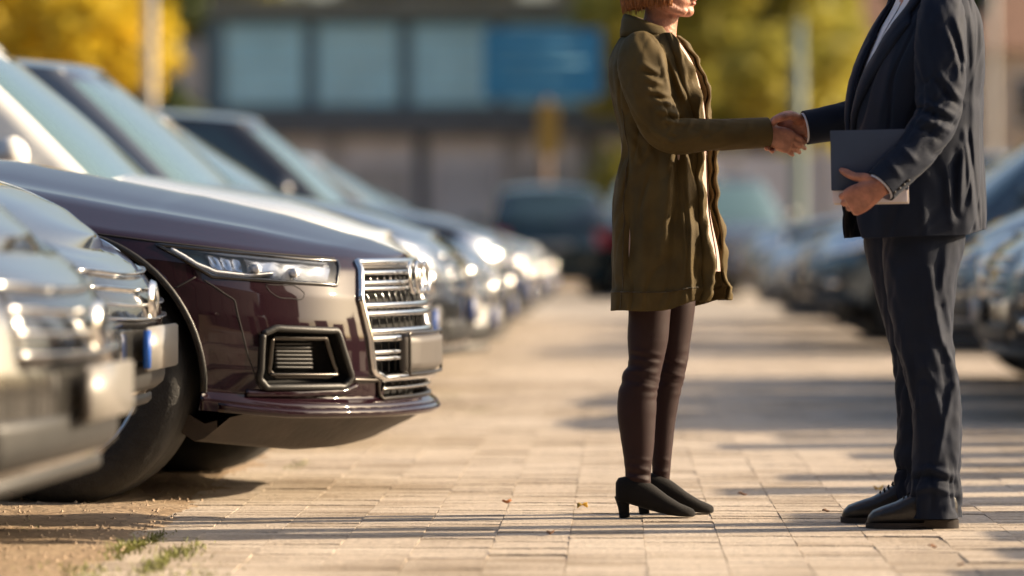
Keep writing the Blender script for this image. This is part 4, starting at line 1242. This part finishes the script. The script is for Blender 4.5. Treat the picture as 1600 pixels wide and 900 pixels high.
for LL, Y in ((NL, 11.53), (FL, 11.69)):
    pts = [at(x, y, Y) for y, x, r in LL]; rr = [r / 538 * .94 for y, x, r in LL]
    def ld(a, L, t, p, Y=Y):
        kn = math.exp(-((t - .40) / .07) ** 2) + 1.2 * math.exp(-((t - .92) / .08) ** 2) + .15
        return kn * .0042 * (nz(L * 42 + math.cos(a), math.cos(a) * .8, Y) + .6 * nz(L * 90, math.sin(a), Y))
    legs.tube(pts, [(r, r * .95) for r in rr], n=36, sub=14, disp=ld, caps=True)
    sk.tube(pts, [(r - .008, r * .95 - .008) for r in rr], n=16, sub=3)
sk.tube([at(1035, 400, WY) - Vector((0, .07, 0)), at(1015, 440, 11.53)], [.07, .06]); sk.tube([at(1035, 400, WY) + Vector((0, .07, 0)), at(1052, 440, 11.69)], [.07, .06])
for P in (ns, fs):
    sk.tube([p for p in P[1:]], [.04] * (len(P) - 3) + [.032, .026], n=14, sub=3)
sk.tube([at(1015, 95, 11.45), at(1020, 92, 11.6), at(1016, 95, 11.76)], [.05, .06, .05])
# right hand in the handshake
wx = Vector((.93, .06, -.36)).normalized(); wt_ = Vector((.36, -.05, .93)).normalized(); wn = Vector((.0, -1, 0))
wr = at(1194, 207, 11.432)
hand(sk, wr, wx, wt_, wn, .88, (.86, .03, -.50), [[14, 34, 40], [18, 36, 42], [22, 40, 42], [26, 44, 42]], frad=.0092, spread=.012,
     thumb=[at(1203, 196, 11.43), at(1212, 187, 11.445), at(1224, 180, 11.47), at(1234, 178, 11.49), at(1240, 178, 11.50)])
# left hand hangs on the far side
hand(sk, at(1058, 378, 11.81), (.35, 0, -.94), (.94, 0, .35), (0, 1, 0), .88, (.35, 0, -.94), [12, 22, 15],
     thumb=[at(1064, 388, 11.80), at(1074, 398, 11.79), at(1079, 410, 11.785), at(1082, 422, 11.78), at(1083, 427, 11.78)])
sk.shift(wb)
bme = remesh(sk, 'person', .0029, 2)
soften(bme, 1.40)
woman = mk('person', bme, M_skin)
woman.location = wb
tag(woman, 'woman with copper bob in olive parka and plum leggings, shaking hands', 'person')
coat_o = sol(coat.obj('coat', M_coat, woman, base=wb), .005)
M_stitch = weave('coat_seam', (.045, .030, .010), .85)
nr = len(WL); ncol = 251
def shell_line(idx, nm='seam', r=.0016):
    MB().tube([Vector(q) + Vector((0, -.0012, 0)) for q in idx], [r] * len(idx), n=6, sub=1).obj(nm, M_stitch, coat_o, base=wb)
cv = coat_shell_v
shell_line([cv[i * ncol + 172] for i in range(2, 62)])
hem_i = min(range(nr), key=lambda i: abs(WL[i][0].z - .655)); shell_line([cv[hem_i * ncol + j] for j in range(105, 240)])
head_extras(woman, wb, Ww, Rw, .98)
# facing strips in the lighter cloth lie just inside the fronts
bl, _ = open_shell(Wf, [q for q in WL if .70 < q[0].z < 1.395], 72, lambda th, z, op: -.002 + .009 * nz(th * 7, z * 1.6) + .004 * nz(th * 16, z * 3), inset=.016, close=True)
bl.obj('blouse', M_blouse, woman, base=wb)
mu = MB(); c0, a0, b0, _ = WL[-5]
mu.loft([[Wf.pt(c0 + Vector((.0, 0, dz)), (a0 - .03) * k, (b0 - .02) * k, 2 * math.pi * j / 32, 2.1) for j in range(32)] for dz, k in ((-.05, 1.05), (-.02, .98), (.0, .86), (.006, .80))], caps=False)
mu.obj('neckline', mat('dark_print', (.06, .03, .03), .8, var=.6, vscale=90), woman, base=wb)
strokes(legs, [(.004, 3, 978, 545, 1034, 556), (.004, 3, 978, 560, 1030, 568), (.004, 3, 975, 578, 1030, 582), (-.003, 3, 976, 552, 1032, 562), (.004, 3, 1000, 600, 1026, 606), (.004, 3, 976, 728, 1018, 736), (.004, 3, 977, 744, 1018, 752), (-.004, 3, 976, 737, 1018, 744), (.003, 3, 978, 716, 1020, 720), (.004, 3, 1036, 560, 1074, 570), (.004, 3, 1036, 580, 1070, 590), (.003, 3, 1022, 715, 1046, 720), (.003, 3, 1022, 735, 1046, 738)], 11.70)
legs.obj('leggings', M_legg, woman, base=wb)
def pump(x0, Y, name='shoe', sc=1.0, dx=0):
    p0 = at(x0, 0, Y).x; rings = []
    for u, z, h, w in ((0, .074, .026, .014), (.008, .078, .036, .028), (.035, .080, .040, .038), (.075, .072, .044, .040), (.115, .053, .037, .039), (.15, .035, .028, .040), (.185, .022, .019, .039), (.21, .016, .0145, .030), (.224, .013, .011, .019), (.229, .011, .006, .008)):
        ring = []
        for j in range(22):
            t = 2 * math.pi * j / 22; c_, s_ = math.cos(t), math.sin(t)
            e = 2 / 2.6
            ring.append(Vector((p0 + u * sc, Y + w * math.copysign(abs(c_) ** e, c_), z + h * math.copysign(abs(s_) ** e, s_))))
        rings.append(ring)
    o = MB().loft(rings).obj(name, M_suede, woman, base=wb)
    hl = MB().tube([(p0 + .020, Y, .062), (p0 + .023, Y, .03), (p0 + .026, Y, .0)], [(.024, .022), (.0165, .017), (.0155, .016)], n=14, up=(1, 0, 0))
    hl.obj('heel', M_suede, o, base=wb)
pump(962, 11.53); pump(993, 11.69)
# hair: copper bob ending at the jaw
hr = MB(); rows = []
for i in range(65):
    az = R(60) + (2 * math.pi - R(120)) * i / 64           # from the face round the back
    row = []
    for j in range(15):
        t = j / 14
        ph = t * 1.62
        st = .004 * nz(i * .9, t * 2) + .003 * nz(i * 2.3, t * 3)
        if ph < 1.57: x, y, z = .118 * math.sin(ph), .098 * math.sin(ph), .045 + .092 * math.cos(ph)
        else: x, y, z = .118, .098, .045
        z -= .122 * max(0, (t - .55) / .45) ** 1.25 + (.012 * nz(i * .6) if t > .9 else 0)
        r = 1 + st / .1 - .16 * max(0, t - .72) / .28 * (1 if True else 0)
        row.append(Ww(-.020 + x * r * math.cos(az), y * r * math.sin(az), z))
    rows.append(row)
hr.grid(rows)
fr_ = []
for i in range(33):
    az = R(-44) + R(88) * i / 32
    fr_.append([Ww(-.020 + .121 * math.sin(ph) * math.cos(az), .101 * math.sin(ph) * math.sin(az), .045 + .094 * math.cos(ph) + .003 * nz(i * 1.3, ph)) for ph in [1.28 * j / 8 for j in range(9)]])
hr.grid(fr_)
hair_o = sol(hr.obj('hair', M_hair, woman, base=wb), .012)
g = random.Random(3); st = MB()
for q in range(330):
    i = g.uniform(1, 63); i0 = int(i); e = g.uniform(-.010, .014); pts = []
    for j in (7, 9, 11, 12, 13, 14):
        p = rows[i0][j].lerp(rows[i0 + 1][j], i - i0); c_ = Ww(-.020, 0, 0); o_ = (p - c_); o_.z = 0; o_.normalize()
        pts.append(p + o_ * (.003 + .004 * g.random()) + Vector((0, 0, -e if j == 14 else 0)))
    st.tube(pts, [.0014] * 5 + [.0006], n=4, sub=2)
st.obj('hair_strands', M_hair, hair_o, base=wb)

# ================= the man
MY = 11.23
Mf = Fig(R(14), -1)
mbase = Vector((at(1430, 820, MY).x, MY, 0))
JV = [(369, 1318, 1536, .21, 24), (340, 1315, 1537, .212, 19), (300, 1319, 1536, .208, 12), (250, 1322, 1533, .203, 6), (200, 1324, 1531, .203, 3), (160, 1328, 1531, .212, 3.5), (120, 1337, 1532, .222, 5), (80, 1353, 1532, .228, 8),
      (45, 1370, 1528, .222, 14), (15, 1388, 1520, .20, 23), (-8, 1398, 1511, .165, 33), (-26, 1406, 1502, .12, 48), (-38, 1412, 1496, .088, 54)]
JL = levels(Mf, JV, MY, 9)
def jac_disp(th, z, op):
    d = .006 * nz(math.cos(th) * 2, math.sin(th) * 2 + 3, z * 2.2)
    sk_ = sstep(1.15, .85, z)
    d += .009 * sk_ * nz(th * 2.6 + .5 * z, z * 1.2, 5)
    r = nz(math.cos(th) * 2.6 + z * 3.0, math.sin(th) * 2.6, z * 4.5 + 2); d -= .006 * (1 - min(1, abs(r) * 5))
    d -= .010 * math.exp(-((th - math.pi * 1.02) / .05) ** 2) * sstep(1.02, .88, z)      # back vent
    return d
jac, JP = open_shell(Mf, JL, 250, jac_disp, ex=2.35)
for i in range(len(jac.v)):
    p = Vector(jac.v[i])
    if p.z < .88:
        k = sstep(.88, .81, p.z); fr = (p - Vector((at(1428, 0, MY).x, MY, 0))).dot(Mf.f)
        p.z += k * (.020 * sstep(-.05, -.18, fr) - .006 * sstep(.05, .18, fr)); jac.v[i] = tuple(p)
sn = [at(x, y, Y) for x, y, Y in ((1470, -14, 11.13), (1470, -2, 11.09), (1469, 28, 11.04), (1468, 85, 11.005), (1467, 140, 10.985), (1460, 188, 10.965), (1428, 238, 10.925), (1398, 268, 10.895), (1374, 292, 10.875))]
jac.tube(sn, [(.03, .03), (.052, .05), (.068, .064), (.071, .066), (.069, .065), (.064, .062), (.057, .056), (.053, .052), (.050, .049)], n=64, sub=16, disp=sleeve_disp(1, 21, .58, .005), caps=False)
sf = [at(x, y, Y) for x, y, Y in ((1425, -8, 11.36), (1420, 6, 11.40), (1410, 40, 11.44), (1388, 100, 11.48), (1362, 160, 11.50), (1335, 184, 11.50), (1297, 193, 11.48), (1257, 200, 11.465))]
jac.tube(sf, [(.03, .03), (.052, .05), (.066, .062), (.065, .062), (.060, .058), (.057, .055), (.052, .052), (.049, .048)], n=36, sub=10, disp=sleeve_disp(1, 33, .6, .006), caps=False)
# collar and lapels
c0, a0, b0, _ = JL[-3]; cg = []
for i in range(49):
    th = R(58) + (2 * math.pi - R(116)) * i / 48; back = (1 - math.cos(th)) / 2
    cg.append([Mf.pt(c0 + Vector((0, 0, -.008 + (.022 + .03 * back) * k)) - Mf.f * .012 * k, a0 * .96 + r, b0 * .96 + r, th, 2.1) for k, r in ((0, .006), (.6, .002), (1, .004), (1.04, .010), (.6, .018), (.05, .026), (-.3, .030))])
jac.grid(cg)
for s in (1, -1):
    g = []
    for c, a, b, op in JL:
        if c.z < 1.09: continue
        wl = interp(c.z, [(1.09, .02), (1.2, .22), (1.33, .42), (1.40, .50), (1.43, .30), (1.50, .34)])
        row = []
        for j in range(8):
            t = j / 7; th = (op - .01 + wl * t) * s; o = .003 + .009 * math.sin(math.pi * t) ** .6 + .002
            if j == 7: o = .001
            d = jac_disp(th % (2 * math.pi), c.z, op); row.append(Mf.pt(c, a + d + o, b + d + o, th, 2.35))
        g.append(row)
    jac.grid(g)
strokes(jac, [
    (.011, 4.5, 1490, 30, 1500, 60, 1506, 100, 1500, 130), (.010, 4, 1476, 46, 1490, 84, 1497, 124), (-.008, 4, 1484, 40, 1498, 90, 1501, 128), (.009, 4, 1470, 118, 1486, 142, 1500, 156), (-.009, 4, 1464, 128, 1480, 152, 1500, 168),
    (.011, 4.5, 1440, 160, 1462, 168, 1490, 182), (-.010, 4, 1436, 170, 1460, 180, 1488, 194), (.010, 4.5, 1432, 184, 1456, 192, 1482, 206), (-.008, 4, 1424, 196, 1448, 206, 1470, 220), (.007, 5, 1404, 226, 1430, 252), (.006, 5, 1384, 248, 1406, 276),
    (.014, 7, 1480, 268, 1482, 300, 1488, 345), (.012, 6, 1503, 232, 1500, 275, 1496, 330), (-.010, 6, 1492, 240, 1490, 290, 1490, 340), (.008, 5, 1516, 30, 1520, 120, 1518, 220), (.010, 5, 1505, 205, 1512, 260, 1524, 355), (-.009, 3, 1511, 205, 1518, 260, 1529, 357), (.007, 8, 1440, 310, 1444, 360), (.006, 6, 1400, 60, 1385, 120, 1372, 190)], MY)
# body
sk = MB()
hc = at(1408, -150, 11.24)
Wm, Rm_ = head(sk, hc, (-.985, -.08, -.05), 1.04)
sk.tube([at(1446, 40, MY), at(1444, -20, MY), at(1434, -70, MY), at(1420, -110, MY)], [(.09, .10), (.068, .07), (.062, .062), (.062, .062)], n=20)
sk.loft([[Mf.pt(c, a - .04, b - .04, 2 * math.pi * j / 24, 2.1) for j in range(24)] for c, a, b, op in JL[::6] if .85 < c.z < 1.44])
TN = [(330, 1440, 66), (372, 1440, 62), (410, 1436, 58), (450, 1437, 53), (500, 1440, 47), (545, 1444, 44), (600, 1456, 40), (650, 1461, 37), (700, 1462, 36.5), (745, 1460, 38), (785, 1457, 41), (808, 1457, 42)]
TF = [(330, 1410, 60), (372, 1406, 57), (410, 1410, 53), (450, 1416, 48), (500, 1424, 44), (550, 1430, 41), (600, 1434, 39), (650, 1437, 38), (690, 1438, 38.5), (715, 1436, 42), (735, 1437, 37), (760, 1432, 36), (792, 1428, 34)]
tr = MB()
for q, (LL, Y) in enumerate(((TN, 11.13), (TF, 11.34))):
    pts = [at(x, y, Y) for y, x, r in LL]; rr = [r / 556 for y, x, r in LL]
    def td(a, L, t, p, Y=Y, q=q):
        kn = .5 * math.exp(-((t - .5) / .10) ** 2) + 1.2 * math.exp(-((t - .88) / .09) ** 2) + .35
        s = nz(L * 13 + 1.4 * math.cos(a + 1), math.cos(a) + q * 7, math.sin(a)) + .5 * nz(L * 30 + 2 * math.sin(a), math.cos(a) * 1.5, q)
        r = 1 - min(1, abs(nz(L * 7 + 1.5 * math.sin(a + q), math.cos(a) * 1.2, math.sin(a) * 1.2 + 4)) * 4)
        cr = .006 * math.exp(-((math.cos(a) - (1)) / .02) ** 2)
        return kn * (.009 * s - .008 * r) + cr + .005 * nz(L * 4, math.cos(a) * 1.5, math.sin(a) * 1.5 + q * 3)
    tr.tube(pts, [(r, min(r, .098) * .93) for r in rr], n=64, sub=16, disp=td, caps=False)
    sk.tube(pts[:-1] + [at(LL[-1][1] + 4, 796 if q == 0 else 786, Y)], [(max(.034, r - .022), max(.034, min(r, .098) * .93 - .024)) for r in rr], n=16, sub=3)
sk.tube([at(1440, 200, MY), at(1438, 300, MY), at(1436, 345, MY)], [(.13, .15), (.12, .15), (.11, .14)], n=20)
for P in (sn, sf):
    sk.tube(P[1:], [.042] * (len(P) - 3) + [.036, .03], n=14, sub=3)
sk.tube([at(1462, 25, 11.06), at(1450, 15, 11.23), at(1425, 25, 11.40)], [.05, .06, .05])
# right hand in the handshake: thumb laps over the woman's hand
hand(sk, at(1259, 199, 11.474), (-.97, .0, -.18), (-.15, 0, .98), (0, 1, 0), 1.0, (-.70, -.05, -.72), [[16, 26, 24], [20, 30, 26], [22, 34, 28], [24, 36, 28]], frad=.0092,
     thumb=[at(1250, 190, 11.465), at(1240, 182, 11.43), at(1226, 183, 11.405), at(1213, 187, 11.395), at(1206, 194, 11.393)])
# left hand clasps the folder from below, thumb on its front
hand(sk, at(1374, 293, 10.862), (-.80, .02, -.42), (-.42, 0, .90), (0, -1, .05), 1.02, (-.72, .35, -.45), [[38, 60, 45], [42, 62, 45], [46, 64, 45], [50, 64, 45]], frad=.0095,
     thumb=[at(1366, 284, 10.868), at(1350, 278, 10.868), at(1334, 276, 10.882), at(1319, 269, 10.90), at(1311, 264, 10.908)])
sk.shift(mbase)
bme = remesh(sk, 'person', .0029, 2)
soften(bme, 1.5)
man = mk('person', bme, M_skin2); man.location = mbase
tag(man, 'man in navy suit holding a blue folder, shaking hands', 'person')
sol(jac.obj('jacket', M_suit, man, base=mbase), .005)
head_extras(man, mbase, Wm, Rm_, 1.04)
hr = MB(); rows = []
for i in range(57):
    az = R(50) + (2 * math.pi - R(100)) * i / 56
    rows.append([Wm(-.014 + (.106 + .003 * nz(i * .8, j)) * math.sin(ph) * math.cos(az), .086 * math.sin(ph) * math.sin(az), .036 + .098 * math.cos(ph)) for j, ph in enumerate([1.9 * k / 12 for k in range(13)])])
hr.grid(rows)
hr.grid([[Wm(-.014 + .108 * math.sin(ph) * math.cos(az), .088 * math.sin(ph) * math.sin(az), .036 + .101 * math.cos(ph)) for ph in [1.05 * k / 8 for k in range(9)]] for az in [R(-56 + 112 * q / 24) for q in range(25)]])
sol(hr.obj('hair', M_hair2, man, base=mbase), .008)
sh, _ = open_shell(Mf, [q for q in JL if .9 < q[0].z < 1.50], 60, lambda th, z, op: .003 * nz(th * 6, z * 3), inset=.014, close=True)
sho = sh.obj('shirt', M_shirt, man, base=mbase)
c0, a0, b0, _ = JL[-2]; cl = MB(); g = []
for i in range(41):
    th = R(10) + (2 * math.pi - R(20)) * i / 40; back = (1 - math.cos(th)) / 2
    g.append([Mf.pt(c0 + Vector((0, 0, -.03 + .015 * back + (.035 + .012 * back) * k)) - Mf.f * (.010 * k), a0 * .80 + r, b0 * .80 + r, th, 2.1) for k, r in ((0, .004), (.7, 0), (1, .002), (1.03, .006), (.5, .014), (-.15, .024))])
cl.grid(g); sol(cl.obj('shirt_collar', M_shirt, sho, base=mbase), .003)
strokes(tr, [(.012, 4.5, 1452, 420, 1456, 470, 1470, 530, 1484, 560), (-.008, 5, 1464, 420, 1468, 470, 1480, 520), (.010, 5, 1478, 380, 1472, 430, 1466, 470), (.010, 5, 1394, 470, 1412, 560, 1430, 640), (.010, 5, 1490, 600, 1478, 650, 1462, 720), (.012, 5, 1424, 738, 1450, 730, 1490, 742), (-.010, 4, 1424, 750, 1452, 742, 1488, 754), (.010, 5, 1424, 768, 1452, 760, 1494, 772), (.009, 5, 1370, 560, 1394, 574), (.008, 6, 1440, 560, 1456, 600, 1470, 660), (.008, 5, 1384, 400, 1398, 440, 1406, 480)], 11.20)
tr.obj('trousers', M_suit, man, base=mbase)
# belt line closed by a seat piece under the jacket
for c, d, nm, rr in ((sn[-1], (sn[-1] - sn[-2]).normalized(), 'cuff', .041), (sf[-1], (sf[-1] - sf[-2]).normalized(), 'cuff', .040)):
    MB().tube([c - d * .03, c, c + d * .005], [rr + .004, rr + .003, rr + .002], n=28, sub=2, caps=False).obj(nm, M_shirt, man, base=mbase)
bt = MB()
for k in range(4):
    c = sn[-1] + (sn[-3] - sn[-1]) * (.12 + .12 * k); t = (sn[-1] - sn[-3]).normalized(); n_ = Vector((-t.z, 0, t.x)); n_ = n_ if n_.z < 0 else -n_
    p = c + (n_ * .74 + Vector((0, -.67, 0))) * (.0525 + .0022 * k)
    MB().lathe([(0, -.003), (.003, -.0035), (.0045, -.002), (.005, .004)], n=14, c=p).obj('button', M_button, man, base=mbase)
def oxford(x_toe, x_heel, Y, z0=0):
    xt, xh = at(x_toe, 0, Y).x, at(x_heel, 0, Y).x; Ls = xh - xt; rings = []
    prof = ((0, .016, .006, .012), (.02, .022, .014, .026), (.07, .028, .020, .038), (.18, .034, .026, .046), (.32, .040, .032, .048), (.46, .050, .042, .044), (.58, .060, .052, .038), (.72, .066, .056, .034), (.86, .064, .052, .035), (.96, .058, .044, .029), (1, .050, .032, .016))
    for u, z, h, w in prof:
        ring = []
        for j in range(24):
            t = 2 * math.pi * j / 24; c_, s_ = math.cos(t), math.sin(t); e = 2 / 2.7
            ring.append(Vector((xt + u * Ls, Y + w * math.copysign(abs(c_) ** e, c_), max(.008, z + h * math.copysign(abs(s_) ** e, s_) + .002 * nz(u * 18, c_ * 2, s_ * 2)))))
        rings.append(ring)
    o = MB().loft(rings).obj('shoe', M_leather, man, base=mbase)
    so_ = MB(); rings = []
    for u, w in ((-.012, .012), (.02, .030), (.08, .042), (.2, .050), (.35, .051), (.5, .044), (.62, .036), (.63, .036), (.8, .037), (.94, .033), (1.01, .018)):
        up = .010 if u < .62 else 0
        rings.append([Vector((xt + u * Ls, Y + w * s1, z)) for s1, z in ((-1, .001 if u > .625 else .001 + .004 * sstep(.2, .6, u)), (1, .001 if u > .625 else .001 + .004 * sstep(.2, .6, u)), (1, .016 if u < .625 else .024), (-1, .016 if u < .625 else .024))])
    autosmooth(so_.loft(rings).obj('sole', M_sole, o, base=mbase))
    lc = MB()
    for k in range(4):
        x = xt + (.40 + .045 * k) * Ls; z = .085 + .009 * k
        lc.tube([(x, Y - .022, z - .007), (x + .002, Y, z + .003), (x, Y + .022, z - .007)], [.0022] * 3, n=6)
    lc.obj('lace', M_suede, o, base=mbase)
oxford(1354, 1495, 11.13); oxford(1315, 1462, 11.34)
# folder held against the hip
fd = tag(empty('document_folder', at(1357, 318, 10.93)), 'navy blue folder with white papers held under the man\'s left hand', 'folder')
fb = fd.location.copy()
rt = Matrix.Rotation(R(-1.2), 3, 'Y')
def slab(name, m, x0, x1, y0, y1, Ya, Yb, par, bev=.0015):
    p, q = at(x0, y1, Ya), at(x1, y0, Ya)
    return autosmooth(MB().bevbox(((p.x + q.x) / 2 - fb.x, (Ya + Yb) / 2 - fb.y, (p.z + q.z) / 2 - fb.z), ((q.x - p.x) / 2, (Yb - Ya) / 2, (q.z - p.z) / 2), bev, rt).obj(name, m, par))
M_folder = mat('folder_navy', (.026, .050, .105), .42, var=.06, vscale=20, coat=.2)
M_paper = mat('paper', (.66, .62, .68), .8)
slab('front_cover', M_folder, 1297, 1415, 203, 297, 10.915, 10.919, fd)
slab('back_cover', M_folder, 1299, 1415, 203, 300, 10.937, 10.941, fd)
slab('spine', M_folder, 1413, 1417, 203, 297, 10.914, 10.942, fd)
for k in range(4):
    slab('paper_sheet', M_paper if k != 2 else mat('cream_paper', (.62, .54, .38), .8), 1299 + k * 1.1, 1415 + k, 208, 316 + k * 1.2, 10.9205 + k * .004, 10.9235 + k * .004, fd, .0008)
# ---------------------------------------------------------------- small things on the ground
M_lf = [mat('fallen_gold', (.45, .27, .03), .7, var=.3), mat('fallen_brown', (.16, .08, .04), .8, var=.3), mat('fallen_rust', (.28, .11, .04), .8, var=.3)]
g = random.Random(5)
def fallen(px, py, k, sz, label, group=None):
    Y = CZ * F / (py - 370); X = (px - 960) * Y / F
    o = MB(); n = 9; up = []; lo = []
    for i in range(n):
        t = i / (n - 1); w = sz * .36 * math.sin(math.pi * t) ** .8 * (1 + .2 * math.sin(t * 20))
        z = .004 + sz * .22 * math.sin(t * 3 + k) ** 2
        up.append(((t - .5) * sz, w, z + w * .5)); lo.append(((t - .5) * sz, -w, z + w * .35))
    mid = [((i / (n - 1) - .5) * sz, 0, .003 + sz * .18 * math.sin(i / (n - 1) * 3 + k) ** 2) for i in range(n)]
    o.grid([up, mid, lo]); q = sol(o.obj('fallen_leaf', M_lf[k]), .0008)
    q.location = (X, Y, .002); q.rotation_euler = (0, 0, g.uniform(0, 6.28)); tag(q, label, 'leaf', group)
fallen(910, 796, 0, .042, 'small golden leaf on the paving beside the woman\'s heel')
fallen(792, 790, 2, .042, 'rust coloured leaf on the sunlit paving between the cars and the woman')
fallen(1372, 768, 0, .042, 'small golden leaf behind the toe of the man\'s far shoe')
LGp = 'small brown leaf scraps strewn over the paving'
for px, py in ((860, 838), (1160, 776), (1290, 802), (1456, 858), (1500, 886)):
    fallen(px, py, 1, g.uniform(.018, .03), 'small brown leaf scrap lying on the paving', LGp)
# grass tufts growing in the dirt
v, f = [], []
def tuft(px, py, n, w, h):
    Y = CZ * F / (py - 370); X = (px - 960) * Y / F
    for i in range(n):
        b = Vector((X + g.gauss(0, w), Y + g.gauss(0, .16), -.002)); l = Vector((g.gauss(0, .6), g.gauss(0, .6), 1)).normalized() * h * g.uniform(.4, 1.1)
        s = Vector((g.gauss(0, 1), g.gauss(0, 1), 0)).normalized() * .0022; o = len(v)
        v.extend([b - s, b + s, b + l * .6 + s * .8, b + l * .6 - s * .8, b + l + Vector((l.x, l.y, -.1 * l.z)) * .5]); f.extend([(o, o + 1, o + 2, o + 3), (o + 3, o + 2, o + 4)])
for px, py, n, w, h in ((195, 862, 220, .022, .032), (243, 886, 200, .02, .024), (278, 868, 200, .03, .028), (236, 846, 160, .014, .018), (95, 862, 130, .03, .014), (35, 828, 130, .03, .018), (30, 884, 200, .05, .018), (465, 728, 90, .02, .012), (110, 896, 260, .06, .02), (300, 900, 160, .05, .012), (520, 695, 80, .03, .01), (700, 620, 120, .05, .012), (745, 640, 90, .04, .01)):
    tuft(px, py, n, w, h)
tag(mk('grass', mesh('grass', v, f, False), mat('grass', (.16, .17, .03), .7, var=.4, vscale=10)), kind='stuff')
# grit in the dirt
v, f = [], []
for i in range(1500):
    Y = 8.6 + 5 * g.random(); X = -1.25 - 1.2 * g.random() ** 1.3; s = g.uniform(.002, .008); o = len(v)
    c = Vector((X, Y, .010 + s * .1))
    for d in ((1, 0, 0), (0, 1, 0), (-1, 0, 0), (0, -1, 0), (0, 0, 1)): v.append(c + Vector(d) * s * g.uniform(.6, 1.2))
    for k in range(4): f.append((o + k, o + (k + 1) % 4, o + 4))
tag(mk('gravel', mesh('gravel', v, f, False), mat('grit', (.34, .25, .17), .85, var=.4, vscale=40)), kind='stuff')
